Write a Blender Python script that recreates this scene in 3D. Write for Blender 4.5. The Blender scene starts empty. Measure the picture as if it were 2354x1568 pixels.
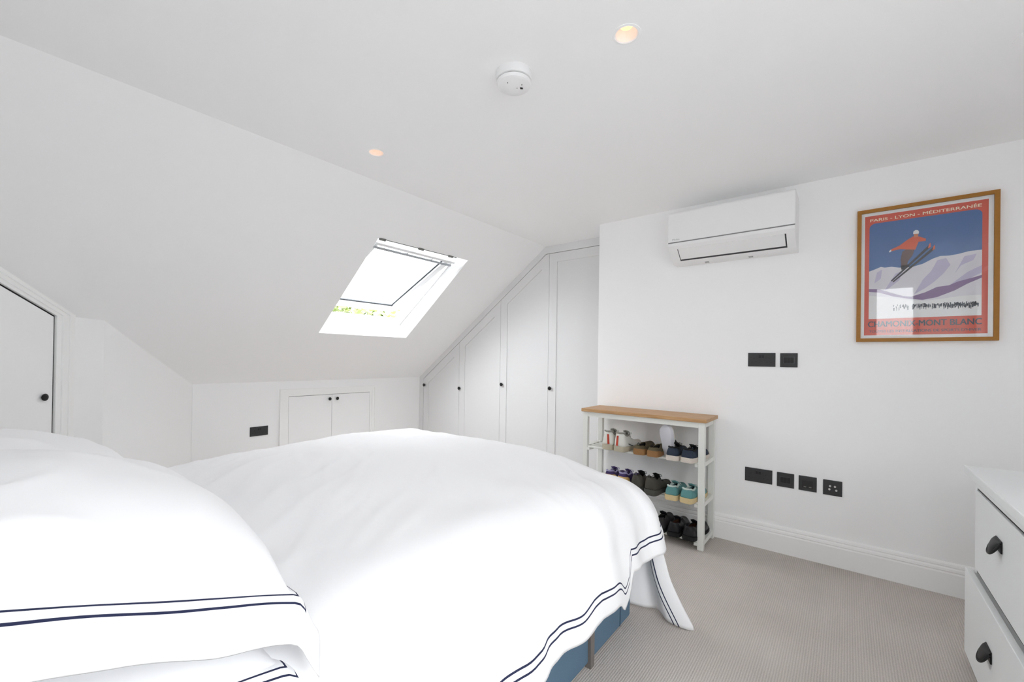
import bpy, bmesh, math, random
from mathutils import Vector, Matrix, noise
random.seed(7)
S = bpy.context.scene
COL = S.collection
PI = math.pi

# ------------------------------------------------------------------ camera, world, light, exposure
H = 1.13                                   # eye height; the camera stands at the origin of the plan
YAW, PITCH, ROLL = (math.radians(a) for a in (51.69, .26, .83))
f = Vector((math.sin(YAW) * math.cos(PITCH), math.cos(YAW) * math.cos(PITCH), math.sin(PITCH)))
r0 = Vector((math.cos(YAW), -math.sin(YAW), 0)); u0 = r0.cross(f)
cr = r0 * math.cos(ROLL) + u0 * math.sin(ROLL); cu = u0 * math.cos(ROLL) - r0 * math.sin(ROLL)
cam = bpy.data.cameras.new('camera'); camo = bpy.data.objects.new('camera', cam); COL.objects.link(camo)
camo.matrix_world = Matrix(((cr.x, cu.x, -f.x, 0), (cr.y, cu.y, -f.y, 0), (cr.z, cu.z, -f.z, H), (0, 0, 0, 1)))
cam.sensor_width = 36; cam.lens = 36 * 977.1 / 2354; cam.shift_y = 36.5 / 2354; cam.clip_start = .02
S.camera = camo

W = bpy.data.worlds.new('overcast_sky'); S.world = W; W.use_nodes = True
SKY, GROUND = 9.0, .55                       # overcast sky, brighter overhead than at the horizon
nt = W.node_tree; bg = nt.nodes['Background']; bg.inputs[0].default_value = (.94, .97, 1, 1)
tc = nt.nodes.new('ShaderNodeTexCoord'); sx = nt.nodes.new('ShaderNodeSeparateXYZ'); nt.links.new(tc.outputs['Generated'], sx.inputs[0])
mr = nt.nodes.new('ShaderNodeMapRange'); mr.inputs[1].default_value = 0; mr.inputs[2].default_value = 1; mr.inputs[3].default_value = SKY / 3; mr.inputs[4].default_value = SKY
nt.links.new(sx.outputs[2], mr.inputs[0])
gt = nt.nodes.new('ShaderNodeMath'); gt.operation = 'GREATER_THAN'; gt.inputs[1].default_value = -.02; nt.links.new(sx.outputs[2], gt.inputs[0])
mg = nt.nodes.new('ShaderNodeMix'); mg.data_type = 'FLOAT'; mg.inputs[2].default_value = SKY / 3 * GROUND
nt.links.new(gt.outputs[0], mg.inputs[0]); nt.links.new(mr.outputs[0], mg.inputs[3]); nt.links.new(mg.outputs[0], bg.inputs[1])

S.view_settings.view_transform = 'Standard'; S.view_settings.look = 'None'
S.view_settings.gamma = 1; S.view_settings.use_curve_mapping = False
S.view_settings.exposure = 1.24
try:
    S.cycles.max_bounces = 18; S.cycles.diffuse_bounces = 15; S.cycles.adaptive_threshold = .02; S.cycles.transparent_max_bounces = 12
    S.cycles.use_denoising = True; S.cycles.denoiser = 'OPENIMAGEDENOISE'
    S.cycles.sample_clamp_indirect = 8; S.cycles.caustics_reflective = False; S.cycles.caustics_refractive = False
except Exception: pass

def portal(name, loc, direction, sx, sy, up=Vector((0, 0, 1))):
    l = bpy.data.lights.new(name, 'AREA'); l.shape = 'RECTANGLE'; l.size = sx; l.size_y = sy
    o = bpy.data.objects.new(name, l); COL.objects.link(o)
    o.location = loc; o.rotation_euler = Vector(direction).to_track_quat('-Z', 'Y').to_euler()
    l.cycles.is_portal = True
    return o

# ------------------------------------------------------------------ materials
def lin(c):
    return tuple((x / 255 / 12.92) if x / 255 <= .04045 else ((x / 255 + .055) / 1.055) ** 2.4 for x in c) + (1,)
MATS = {}
def mat(name, rgb, rough=.6, metal=0, bump=0, bscale=60, var=0, spec=.3, emit=None, estr=0):
    if name in MATS: return MATS[name]
    m = bpy.data.materials.new(name); m.use_nodes = True; nt = m.node_tree; b = nt.nodes['Principled BSDF']
    b.inputs['Base Color'].default_value = lin(rgb); b.inputs['Roughness'].default_value = rough
    b.inputs['Metallic'].default_value = metal; b.inputs['Specular IOR Level'].default_value = spec
    if bump or var:
        tc = nt.nodes.new('ShaderNodeTexCoord'); nz = nt.nodes.new('ShaderNodeTexNoise')
        nz.inputs['Scale'].default_value = bscale; nz.inputs['Detail'].default_value = 4
        nt.links.new(tc.outputs['Object'], nz.inputs['Vector'])
        if bump:
            bp = nt.nodes.new('ShaderNodeBump'); bp.inputs['Strength'].default_value = bump; bp.inputs['Distance'].default_value = .002
            nt.links.new(nz.outputs['Fac'], bp.inputs['Height']); nt.links.new(bp.outputs['Normal'], b.inputs['Normal'])
        if var:
            mx = nt.nodes.new('ShaderNodeMix'); mx.data_type = 'RGBA'
            mx.inputs[6].default_value = tuple(x * (1 - var) for x in lin(rgb)[:3]) + (1,)
            mx.inputs[7].default_value = tuple(min(1, x * (1 + var)) for x in lin(rgb)[:3]) + (1,)
            nt.links.new(nz.outputs['Fac'], mx.inputs[0]); nt.links.new(mx.outputs[2], b.inputs['Base Color'])
    if emit:
        b.inputs['Emission Color'].default_value = lin(emit); b.inputs['Emission Strength'].default_value = estr
    MATS[name] = m
    return m

WALL = mat('wall_paint', (246, 246, 246), .75, bump=.08, bscale=180, spec=.2)
CEIL = mat('ceiling_paint', (247, 247, 247), .8, bump=.05, bscale=180, spec=.2)
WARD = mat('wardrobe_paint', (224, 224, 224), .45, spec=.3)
JOIN = mat('satin_joinery_paint', (246, 246, 246), .45, spec=.3)
GLOSS = mat('gloss_trim_paint', (246, 246, 245), .35, spec=.35)
PLAST = mat('white_plastic', (240, 240, 240), .4, spec=.4)
PLASTD = mat('dark_vent', (62, 62, 64), .7)
BLACK = mat('black_metal', (20, 20, 21), .42, spec=.35)
SOCK = mat('anthracite_plate', (52, 52, 53), .45, spec=.4)
SOCKD = mat('black_insert', (24, 24, 25), .4, spec=.4)
STEEL = mat('steel', (200, 200, 200), .3, 1)
OAK = mat('oak_frame', (160, 110, 46), .5, bump=.1, bscale=40, var=.1)
SHADOWGAP = mat('gap_shade', (38, 36, 36), .8)  # near-black standing in for the shade in narrow gaps
BLUE = mat('blue_velvet', (88, 113, 133), .8, bump=.3, bscale=300, var=.08)
RACKW = mat('rack_white_paint', (226, 227, 222), .45, spec=.3)
CHEST = mat('chest_white_foil', (232, 234, 234), .4, spec=.3)
GREYMET = mat('grey_aluminium', (120, 122, 118), .4, .6)
VELUXW = mat('white_window_lacquer', (240, 241, 242), .35, spec=.4)

def wood_top():
    m = mat('oak_top', (190, 152, 112), .45, spec=.35); nt = m.node_tree; b = nt.nodes['Principled BSDF']
    tc = nt.nodes.new('ShaderNodeTexCoord'); mp = nt.nodes.new('ShaderNodeMapping'); mp.inputs['Scale'].default_value = (60, 3, 60)
    nz = nt.nodes.new('ShaderNodeTexNoise'); nz.inputs['Scale'].default_value = 2.2; nz.inputs['Detail'].default_value = 6
    cr_ = nt.nodes.new('ShaderNodeValToRGB')
    cr_.color_ramp.elements[0].position = .3; cr_.color_ramp.elements[0].color = lin((166, 124, 80))
    cr_.color_ramp.elements[1].position = .7; cr_.color_ramp.elements[1].color = lin((198, 160, 118))
    nt.links.new(tc.outputs['Object'], mp.inputs[0]); nt.links.new(mp.outputs[0], nz.inputs['Vector'])
    nt.links.new(nz.outputs['Fac'], cr_.inputs[0]); nt.links.new(cr_.outputs[0], b.inputs['Base Color'])
    return m
OAKTOP = wood_top()

def carpet():
    m = mat('ribbed_carpet', (190, 181, 174), .95, spec=.1); nt = m.node_tree; b = nt.nodes['Principled BSDF']
    tc = nt.nodes.new('ShaderNodeTexCoord')
    wv = nt.nodes.new('ShaderNodeTexWave'); wv.wave_type = 'BANDS'; wv.bands_direction = 'Y'
    wv.inputs['Scale'].default_value = 2 * PI / .0085 / 20; wv.inputs['Distortion'].default_value = 1.2; wv.inputs['Detail'].default_value = 2
    wv.inputs['Detail Scale'].default_value = 6
    n1 = nt.nodes.new('ShaderNodeTexNoise'); n1.inputs['Scale'].default_value = 220; n1.inputs['Detail'].default_value = 3
    n2 = nt.nodes.new('ShaderNodeTexNoise'); n2.inputs['Scale'].default_value = 3.5; n2.inputs['Detail'].default_value = 3
    for n in (wv, n1, n2): nt.links.new(tc.outputs['Object'], n.inputs['Vector'])
    ad = nt.nodes.new('ShaderNodeMath'); ad.operation = 'MULTIPLY_ADD'; ad.inputs[1].default_value = .65
    nt.links.new(n1.outputs['Fac'], ad.inputs[0])
    wm = nt.nodes.new('ShaderNodeMath'); wm.operation = 'MULTIPLY'; wm.inputs[1].default_value = .32
    nt.links.new(wv.outputs['Fac'], wm.inputs[0]); nt.links.new(wm.outputs[0], ad.inputs[2])
    a2 = nt.nodes.new('ShaderNodeMath'); a2.operation = 'MULTIPLY_ADD'; a2.inputs[1].default_value = .35
    nt.links.new(n2.outputs['Fac'], a2.inputs[0]); nt.links.new(ad.outputs[0], a2.inputs[2])
    rp = nt.nodes.new('ShaderNodeValToRGB')
    rp.color_ramp.elements[0].position = .25; rp.color_ramp.elements[0].color = lin((168, 160, 153))
    rp.color_ramp.elements[1].position = 1.0; rp.color_ramp.elements[1].color = lin((210, 203, 197))
    nt.links.new(a2.outputs[0], rp.inputs[0]); nt.links.new(rp.outputs[0], b.inputs['Base Color'])
    bp = nt.nodes.new('ShaderNodeBump'); bp.inputs['Strength'].default_value = .6; bp.inputs['Distance'].default_value = .003
    nt.links.new(ad.outputs[0], bp.inputs['Height']); nt.links.new(bp.outputs['Normal'], b.inputs['Normal'])
    return m
CARPET = carpet()

def linen(name, expr):
    """white cotton with two embroidered navy lines at fixed distances from the hem (UV in metres)"""
    m = mat(name, (236, 236, 237), .85, spec=.15); nt = m.node_tree; b = nt.nodes['Principled BSDF']
    uv = nt.nodes.new('ShaderNodeUVMap'); sp = nt.nodes.new('ShaderNodeSeparateXYZ'); nt.links.new(uv.outputs[0], sp.inputs[0])
    def math_(op, a, b_, c=None):
        n = nt.nodes.new('ShaderNodeMath'); n.operation = op
        for i, x in enumerate((a, b_, c)):
            if x is None: continue
            if isinstance(x, (int, float)): n.inputs[i].default_value = x
            else: nt.links.new(x, n.inputs[i])
        return n.outputs[0]
    if expr == 'min': d = math_('MINIMUM', sp.outputs[0], sp.outputs[1])
    else: d = sp.outputs[0]
    c1, c2, w = (.075, .059, .0019) if expr == 'min' else (.078, .058, .0028)
    l1 = math_('LESS_THAN', math_('ABSOLUTE', math_('SUBTRACT', d, c1), None), w)
    l2 = math_('LESS_THAN', math_('ABSOLUTE', math_('SUBTRACT', d, c2), None), w)
    l = math_('MAXIMUM', l1, l2)
    mx = nt.nodes.new('ShaderNodeMix'); mx.data_type = 'RGBA'
    mx.inputs[6].default_value = lin((236, 236, 237)); mx.inputs[7].default_value = lin((42, 46, 72))
    nt.links.new(l, mx.inputs[0]); nt.links.new(mx.outputs[2], b.inputs['Base Color'])
    tc = nt.nodes.new('ShaderNodeTexCoord'); nz = nt.nodes.new('ShaderNodeTexNoise'); nz.inputs['Scale'].default_value = 9; nz.inputs['Detail'].default_value = 5
    nt.links.new(tc.outputs['Object'], nz.inputs['Vector'])
    bp = nt.nodes.new('ShaderNodeBump'); bp.inputs['Strength'].default_value = .25; bp.inputs['Distance'].default_value = .01
    nt.links.new(nz.outputs['Fac'], bp.inputs['Height']); nt.links.new(bp.outputs['Normal'], b.inputs['Normal'])
    return m
DUVETM = linen('duvet_cotton', 'x'); PILLOWM = linen('pillow_cotton', 'min')

def glass(name, tint=(1, 1, 1, 1), ior=1.5):
    m = bpy.data.materials.new(name); m.use_nodes = True; nt = m.node_tree; nt.nodes.clear()
    out = nt.nodes.new('ShaderNodeOutputMaterial'); mx = nt.nodes.new('ShaderNodeMixShader'); fr = nt.nodes.new('ShaderNodeMath'); fr.operation = 'MULTIPLY_ADD'; fr.inputs[1].default_value = .9; fr.inputs[2].default_value = .035
    lw = nt.nodes.new('ShaderNodeLayerWeight'); lw.inputs[0].default_value = .5
    pw = nt.nodes.new('ShaderNodeMath'); pw.operation = 'POWER'; pw.inputs[1].default_value = 5
    nt.links.new(lw.outputs['Facing'], pw.inputs[0]); nt.links.new(pw.outputs[0], fr.inputs[0])
    t = nt.nodes.new('ShaderNodeBsdfTransparent'); t.inputs[0].default_value = tint
    g = nt.nodes.new('ShaderNodeBsdfGlossy'); g.inputs['Roughness'].default_value = .02
    nt.links.new(fr.outputs[0], mx.inputs[0]); nt.links.new(t.outputs[0], mx.inputs[1]); nt.links.new(g.outputs[0], mx.inputs[2])
    nt.links.new(mx.outputs[0], out.inputs[0]); return m
GLASS = glass('clear_glass')

# ------------------------------------------------------------------ mesh helpers
def box(bm, a, b, M=None):
    x0, y0, z0 = a; x1, y1, z1 = b
    v = [bm.verts.new(p) for p in ((x0, y0, z0), (x1, y0, z0), (x1, y1, z0), (x0, y1, z0), (x0, y0, z1), (x1, y0, z1), (x1, y1, z1), (x0, y1, z1))]
    if M is not None:
        for q in v: q.co = M @ q.co
    for i in ((0, 3, 2, 1), (4, 5, 6, 7), (0, 1, 5, 4), (1, 2, 6, 5), (2, 3, 7, 6), (3, 0, 4, 7)): bm.faces.new([v[k] for k in i])
    return v
def hexa(bm, pts):
    """8 points: four of one end, the matching four of the other"""
    v = [bm.verts.new(p) for p in pts]
    for i in ((0, 1, 2, 3), (7, 6, 5, 4), (0, 4, 5, 1), (1, 5, 6, 2), (2, 6, 7, 3), (3, 7, 4, 0)): bm.faces.new([v[k] for k in i])
def prism(bm, A, B):
    """solid between two matching outlines"""
    a = [bm.verts.new(p) for p in A]; b = [bm.verts.new(p) for p in B]; n = len(a)
    bm.faces.new(a); bm.faces.new(b[::-1])
    for i in range(n): bm.faces.new((a[i], b[i], b[(i + 1) % n], a[(i + 1) % n]))
def tube(bm, pts, r, n=8, closed=False):
    P = [Vector(p) for p in pts]; rings = []; m = len(P)
    rr = r if isinstance(r, (list, tuple)) else [r] * m
    ref = Vector((0, 0, 1))
    for i, p in enumerate(P):
        t = (P[(i + 1) % m] - P[i - 1]) if closed else (P[min(i + 1, m - 1)] - P[max(i - 1, 0)])
        t.normalize()
        rf = ref if abs(t.dot(ref)) < .95 else Vector((1, 0, 0))
        a = t.cross(rf).normalized(); b = t.cross(a)
        rings.append([bm.verts.new(p + (a * math.cos(2 * PI * k / n) + b * math.sin(2 * PI * k / n)) * rr[i]) for k in range(n)])
    for i in range(m if closed else m - 1):
        A, B = rings[i], rings[(i + 1) % m]
        for k in range(n): bm.faces.new((A[k], A[(k + 1) % n], B[(k + 1) % n], B[k]))
    if not closed: bm.faces.new(rings[0][::-1]); bm.faces.new(rings[-1])
def lathe(bm, prof, M, n=32, cap0=False, cap1=False):
    """prof: (radius, height) pairs turned about local z, placed by M"""
    rings = [[bm.verts.new(M @ Vector((r * math.cos(2 * PI * k / n), r * math.sin(2 * PI * k / n), h))) for k in range(n)] for r, h in prof]
    for A, B in zip(rings, rings[1:]):
        for k in range(n): bm.faces.new((A[k], A[(k + 1) % n], B[(k + 1) % n], B[k]))
    if cap0: bm.faces.new(rings[0][::-1])
    if cap1: bm.faces.new(rings[-1])
def frame_at(loc, zdir, xdir=None):
    z = Vector(zdir).normalized(); x = Vector(xdir) if xdir else (Vector((0, 0, 1)).cross(z) if abs(z.z) < .9 else Vector((1, 0, 0)))
    x = (x - z * x.dot(z)).normalized(); y = z.cross(x)
    return Matrix(((x.x, y.x, z.x, loc[0]), (x.y, y.y, z.y, loc[1]), (x.z, y.z, z.z, loc[2]), (0, 0, 0, 1)))
def origin_of(o):
    v = Vector((0, 0, 0))
    while o is not None: v = v + o.location; o = o.parent
    return v
def obj(name, bm, material, parent=None, local=False, smooth=False, bevel=0, label=None, angle=40):
    me = bpy.data.meshes.new(name)
    bmesh.ops.recalc_face_normals(bm, faces=bm.faces)
    if parent is not None and not local:
        bmesh.ops.translate(bm, verts=bm.verts, vec=-origin_of(parent))
    bm.to_mesh(me); bm.free()
    if material: me.materials.append(material)
    o = bpy.data.objects.new(name, me); COL.objects.link(o)
    if parent is not None: o.parent = parent
    if smooth:
        me.polygons.foreach_set('use_smooth', [True] * len(me.polygons))
        if angle < 180: me.set_sharp_from_angle(angle=math.radians(angle))
    if bevel:
        md = o.modifiers.new('bevel', 'BEVEL'); md.width = bevel; md.segments = 2; md.limit_method = 'ANGLE'
    if label: o['label'] = label
    return o
def tag(o, label, cat, group=None):
    o['label'] = label; o['category'] = cat
    if group: o['group'] = group
    return o
def thing(name, label, cat, loc=(0, 0, 0), group=None, rot=None):
    o = bpy.data.objects.new(name, None); COL.objects.link(o); o.location = loc; o.empty_display_size = .05
    if rot: o.rotation_euler = rot
    return tag(o, label, cat, group)
def structure(name, bm, m, label=None, **k):
    o = obj(name, bm, m, **k); o['kind'] = 'structure'
    if label: o['label'] = label
    return o
def BM(): return bmesh.new()

# ------------------------------------------------------------------ room shell
ZC, KZ, YK = 2.18, .896, 4.0            # flat ceiling, knee-wall height, knee-wall plane
SL = .7201                              # roof slope
YE = YK - (ZC - KZ) / SL                # where the slope meets the flat ceiling
XT, XWD = 2.995, 3.296                  # wall with the poster, wardrobe front
XL, YR = -.30, -1.0                     # wall behind the bed head, wall behind the camera
YC = 1.518                              # end of the poster wall beside the wardrobe
def zs(y): return KZ + SL * (YK - y)

bm = BM(); box(bm, (XL - .3, YR - .2, -.06), (3.9, 4.3, 0)); structure('floor', bm, CARPET, 'ribbed beige wool carpet')

def holed_plane(outer, holes):
    bm = BM()
    for loop in [outer] + holes:
        v = [bm.verts.new(p) for p in loop]
        for i in range(len(v)): bm.edges.new((v[i], v[(i + 1) % len(v)]))
    bmesh.ops.triangle_fill(bm, use_beauty=True, use_dissolve=False, edges=bm.edges[:])
    return bm
LIGHTS = [((1.289, .568), .034), ((1.268, 1.909), .034)]
def circ(c, r, z, n=40): return [(c[0] + r * math.cos(2 * PI * k / n), c[1] + r * math.sin(2 * PI * k / n), z) for k in range(n)]
bm = holed_plane([(XL - .1, YR - .1, ZC), (3.8, YR - .1, ZC), (3.8, YE, ZC), (XL - .1, YE, ZC)], [circ(c, r, ZC) for c, r in LIGHTS])
structure('ceiling', bm, CEIL)

# window opening on the slope: four corners as they sit on the roof plane
DOWN = Vector((0, 1, -SL)).normalized(); OUT = Vector((0, SL, 1)).normalized()
def on_slope(x, y): return Vector((x, y, zs(y)))
VC = [on_slope(1.714, 2.539), on_slope(2.580, 2.527), on_slope(2.632, 3.411), on_slope(1.753, 3.411)]
bm = holed_plane([(XL - .1, YE, ZC), (3.8, YE, ZC), (3.8, 4.3, zs(4.3)), (XL - .1, 4.3, zs(4.3))], [VC])
structure('ceiling.001', bm, CEIL, 'white sloping ceiling with a roof window')

bm = BM(); box(bm, (1.058, YK, 0), (3.8, YK + .08, KZ + .15)); structure('wall_back', bm, WALL)
# diagonal wall, its short return and the wall of the small door
plan = [(1.066, 4.012), (.47, 3.412), (.345, 3.399), (.326, 3.383), (XL - .05, 2.735)]
def wall_run(a, b, z1, t=.06):
    a, b = Vector((a[0], a[1], 0)), Vector((b[0], b[1], 0)); d = (b - a).normalized(); n = Vector((d.y, -d.x, 0)) * t
    bm = BM(); up = Vector((0, 0, z1)); prism(bm, [a, b, b + n, a + n], [a + up, b + up, b + n + up, a + n + up]); return bm
structure('wall_diagonal', wall_run(plan[0], plan[1], 1.7), WALL)
structure('wall_return', wall_run(plan[1], plan[2], 1.6, .05), WALL)
structure('wall_left', wall_run(plan[2], plan[4], 2.2), WALL)
HY0, HY1, HZ0, HZ1 = -.60, -.20, 1.40, 2.02            # window in the wall to the left of the camera
bm = BM()
for a, b in (((YR - .1, 0), (2.80, HZ0)), ((YR - .1, HZ1), (2.80, ZC + .05)), ((YR - .1, HZ0), (HY0, HZ1)), ((HY1, HZ0), (2.80, HZ1))):
    box(bm, (XL - .08, a[0], a[1]), (XL, b[0], b[1]))
structure('wall_head', bm, WALL)
w3 = bpy.data.objects.new('window_3', None); COL.objects.link(w3); w3.location = (XL - .05, HY0, HZ0); w3['kind'] = 'structure'; w3['label'] = 'white window to the left of the camera'
bm = BM()
for y in (HY0, HY1 - .05): box(bm, (XL - .07, y, HZ0), (XL - .02, y + .05, HZ1))
for z in (HZ0, HZ1 - .05): box(bm, (XL - .07, HY0 + .05, z), (XL - .02, HY1 - .05, z + .05))
obj('window_frame', bm, VELUXW, w3)
bm = BM(); box(bm, (XL - .05, HY0 + .05, HZ0 + .05), (XL - .042, HY1 - .05, HZ1 - .05)); obj('pane', bm, GLASS, w3)
portal('daylight_left', (XL - .10, (HY0 + HY1) / 2, (HZ0 + HZ1) / 2), (1, 0, 0), HY1 - HY0, HZ1 - HZ0)
bm = BM(); box(bm, (XT, YR - .1, 0), (XT + .5, YC, ZC + .05)); structure('wall_right', bm, WALL)
bm = BM(); box(bm, (XWD + .5, YC, 0), (XWD + .56, 4.2, ZC + .05)); structure('wall_far', bm, WALL)
# wall behind the camera with an unseen window sized to light the room
WX0, WX1, WZ0, WZ1 = -.20, .85, .60, 2.05
bm = BM()
for a, b in (((XL - .1, 0), (XT + .1, WZ0)), ((XL - .1, WZ1), (XT + .1, ZC + .05)), ((XL - .1, WZ0), (WX0, WZ1)), ((WX1, WZ0), (XT + .1, WZ1))):
    box(bm, (a[0], YR - .2, a[1]), (b[0], YR, b[1]))
structure('wall_rear', bm, WALL)
w2 = bpy.data.objects.new('unseen_window_2', None); COL.objects.link(w2); w2.location = (WX0, YR - .1, WZ0); w2['kind'] = 'structure'; w2['label'] = 'unseen white window behind the camera, added to light the room'
bm = BM()
for x in (WX0, (WX0 + WX1) / 2 - .03, WX1 - .06): box(bm, (x, YR - .14, WZ0), (x + .06, YR - .08, WZ1))
for z in (WZ0, WZ1 - .06): box(bm, (WX0 + .06, YR - .14, z), (WX1 - .06, YR - .08, z + .06))
obj('window_frame', bm, VELUXW, w2)
for x0, x1 in ((WX0 + .06, (WX0 + WX1) / 2 - .03), ((WX0 + WX1) / 2 + .03, WX1 - .06)):
    bm = BM(); box(bm, (x0, YR - .115, WZ0 + .06), (x1, YR - .105, WZ1 - .06)); obj('pane', bm, GLASS, w2)
portal('daylight_rear', ((WX0 + WX1) / 2, YR - .18, (WZ0 + WZ1) / 2), (0, 1, 0), WX1 - WX0, WZ1 - WZ0)
# boxed soffit that starts at the right edge of the view
ap = [(2.075, -.411), (2.00, -.4295), (1.2, -.62), (1.2, -1.0), (XT, -1.0), (XT, -.75), (2.21, -.463)]
bm = BM(); prism(bm, [(x, y, ZC - .006) for x, y in ap], [(x, y, ZC + .02) for x, y in ap]); structure('trim_1', bm, CEIL)

# skirting on the poster wall (moulded)
def skirting(name, a, b, n):
    """a,b ends on the wall, n unit normal into the room"""
    prof = [(0, 0), (.018, 0), (.018, .105), (.013, .112), (.018, .118), (.016, .128), (.010, .134), (.013, .140), (.011, .150), (.004, .157), (0, .157)]
    a, b, n = Vector(a), Vector(b), Vector(n); bm = BM()
    prism(bm, [a + n * d + Vector((0, 0, h)) for d, h in prof], [b + n * d + Vector((0, 0, h)) for d, h in prof])
    return structure(name, bm, GLOSS)
skirting('baseboard_right', (XT, YR, 0), (XT, YC, 0), (-1, 0, 0))
skirting('baseboard_head', (XL, YR, 0), (XL, 2.75, 0), (1, 0, 0))
skirting('baseboard_diagonal', (1.06, 4.006, 0), (.472, 3.414, 0), (.714, -.70, 0))
skirting('baseboard_back', (1.06, YK, 0), (1.69, YK, 0), (0, -1, 0))
skirting('baseboard_back.001', (2.70, YK, 0), (XWD, YK, 0), (0, -1, 0))

# ------------------------------------------------------------------ small slanted door on the left (door_1)
E = Vector((-.724, -.690, 0)); N = Vector((.690, -.724, 0)); P0 = Vector((.326, 3.383, 0))
def dpt(s, z, d): return P0 + E * s + N * d + Vector((0, 0, z))
d1 = bpy.data.objects.new('door_1', None); COL.objects.link(d1); d1.location = dpt(.45, 0, 0); d1['kind'] = 'structure'
d1['label'] = 'white slanted cupboard door under the roof slope at the left edge'
def zt_out(s): return 1.336 + .497 * s
def zt_gap(s): return 1.321 + .471 * (s - .09)
SE = .78
bm = BM()     # architrave in three steps, right leg then head
for (sa, sb, d) in ((0, .03, .030), (.03, .062, .024), (.062, .088, .016)):
    oa, ob = sa / .088, sb / .088
    def ztop(s, o): return zt_out(s) * (1 - o) + (zt_gap(s) + .004) * o
    q = [(sa, 0), (sb, 0), (sb, ztop(sb, ob)), (sa, ztop(sa, oa))]
    prism(bm, [dpt(s, z, d) for s, z in q], [dpt(s, z, 0) for s, z in q])
    q = [(sa, ztop(sa, oa)), (sb, ztop(sb, ob)), (SE + .09 - sb, ztop(SE + .09 - sb, ob)), (SE + .09 - sa, ztop(SE + .09 - sa, oa))]
    prism(bm, [dpt(s, z, d) for s, z in q], [dpt(s, z, 0) for s, z in q])
obj('architrave', bm, GLOSS, d1)
bm = BM(); q = [(.088, 0), (SE, 0), (SE, zt_gap(SE) + .004), (.088, zt_gap(.088) + .004)]
prism(bm, [dpt(s, z, .002) for s, z in q], [dpt(s, z, -.001) for s, z in q]); obj('door_gap_shade', bm, SHADOWGAP, d1, label='dark strip for the shade in the gap round the door')  # strip painted dark for the shade round the door
bm = BM(); q = [(.0965, .01), (SE, .01), (SE, zt_gap(SE) - .006), (.0965, zt_gap(.0965) - .006)]
prism(bm, [dpt(s, z, .006) for s, z in q], [dpt(s, z, .002) for s, z in q]); obj('door_panel', bm, JOIN, d1)
KNOBP = [(.006, 0), (.006, .012), (.010, .014), (.0145, .020), (.0150, .025), (.012, .030), (.005, .032)]
def knob(loc, n, parent, sc=1.0, flat=.8):
    bm = BM(); lathe(bm, [(r * sc, h * flat) for r, h in KNOBP], frame_at(loc, n), 16, True, True)
    return obj('knob', bm, BLACK, parent, smooth=True, label='black round knob')
knob(dpt(.147, .895, .006), N, d1, 1.25, .5)

# ------------------------------------------------------------------ roof window (window_1)
wn = bpy.data.objects.new('window_1', None); COL.objects.link(wn); wn.location = (2.17, 2.98, zs(2.98)); wn['kind'] = 'structure'
wn['label'] = 'white pivot roof window tilted open in the sloping ceiling'
XD = Vector((1, 0, 0))
def wp(x, v, w): return Vector((x, 2.533, zs(2.533))) + DOWN * v + OUT * w       # v down the slope, w outwards
FX0, FX1, FV0, FV1, FW = 1.742, 2.560, .035, 1.010, .10
bm = BM()                                                                      # plaster reveal, flared
inner = [wp(FX0, FV0, FW), wp(FX1, FV0, FW), wp(FX1, FV1, FW), wp(FX0, FV1, FW)]
vi = [bm.verts.new(p) for p in VC]; vo = [bm.verts.new(p) for p in inner]
for i in range(4): bm.faces.new((vi[i], vi[(i + 1) % 4], vo[(i + 1) % 4], vo[i]))
obj('reveal', bm, WALL, wn)
def wbox(bm, x0, x1, v0, v1, w0, w1):
    hexa(bm, [wp(x0, v0, w0), wp(x1, v0, w0), wp(x1, v1, w0), wp(x0, v1, w0), wp(x0, v0, w1), wp(x1, v0, w1), wp(x1, v1, w1), wp(x0, v1, w1)])
bm = BM(); t = .035
wbox(bm, FX0 - .06, FX0 + .012, FV0 - .06, FV1 + .07, FW, FW + .10); wbox(bm, FX1 - .012, FX1 + .06, FV0 - .06, FV1 + .07, FW, FW + .10)
wbox(bm, FX0 + .012, FX1 - .012, FV0 - .06, FV0 + .004, FW, FW + .10); wbox(bm, FX0 + .012, FX1 - .012, FV1 + .0, FV1 + .07, FW, FW + .085)
obj('window_frame', bm, VELUXW, wn)
bm = BM(); 
for (x0, x1, v0, v1) in ((.9, FX0 - .06, -.6, 1.5), (FX1 + .06, 3.4, -.6, 1.5), (FX0 - .06, FX1 + .06, -.6, FV0 - .06), (FX0 - .06, FX1 + .06, FV1 + .07, 1.5)):
    wbox(bm, x0, x1, v0, v1, FW + .02, FW + .03)
obj('roof_flashing', bm, GREYMET, wn)
# sash: tilted about its pivot
SX0, SX1 = FX0 + .016, FX1 - .030
sv0, sw0, sv1, sw1 = .092, .083, 1.000, .249
sd = Vector((sv1 - sv0, sw1 - sw0)); slen = sd.length; sd.normalize(); sn = Vector((-sd.y, sd.x))
def sp(x, l, w): return wp(x, sv0 + sd.x * l + sn.x * w, sw0 + sd.y * l + sn.y * w)
def sbox(bm, x0, x1, l0, l1, w0, w1):
    hexa(bm, [sp(x0, l0, w0), sp(x1, l0, w0), sp(x1, l1, w0), sp(x0, l1, w0), sp(x0, l0, w1), sp(x1, l0, w1), sp(x1, l1, w1), sp(x0, l1, w1)])
bm = BM(); t = .062
sbox(bm, SX0, SX0 + t, 0, slen, 0, .045); sbox(bm, SX1 - t, SX1, 0, slen, 0, .045)
sbox(bm, SX0 + t, SX1 - t, 0, .05, 0, .045); sbox(bm, SX0 + t, SX1 - t, slen - .085, slen, 0, .045)
sash = obj('sash', bm, VELUXW, wn, bevel=.004)
bm = BM()
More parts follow.
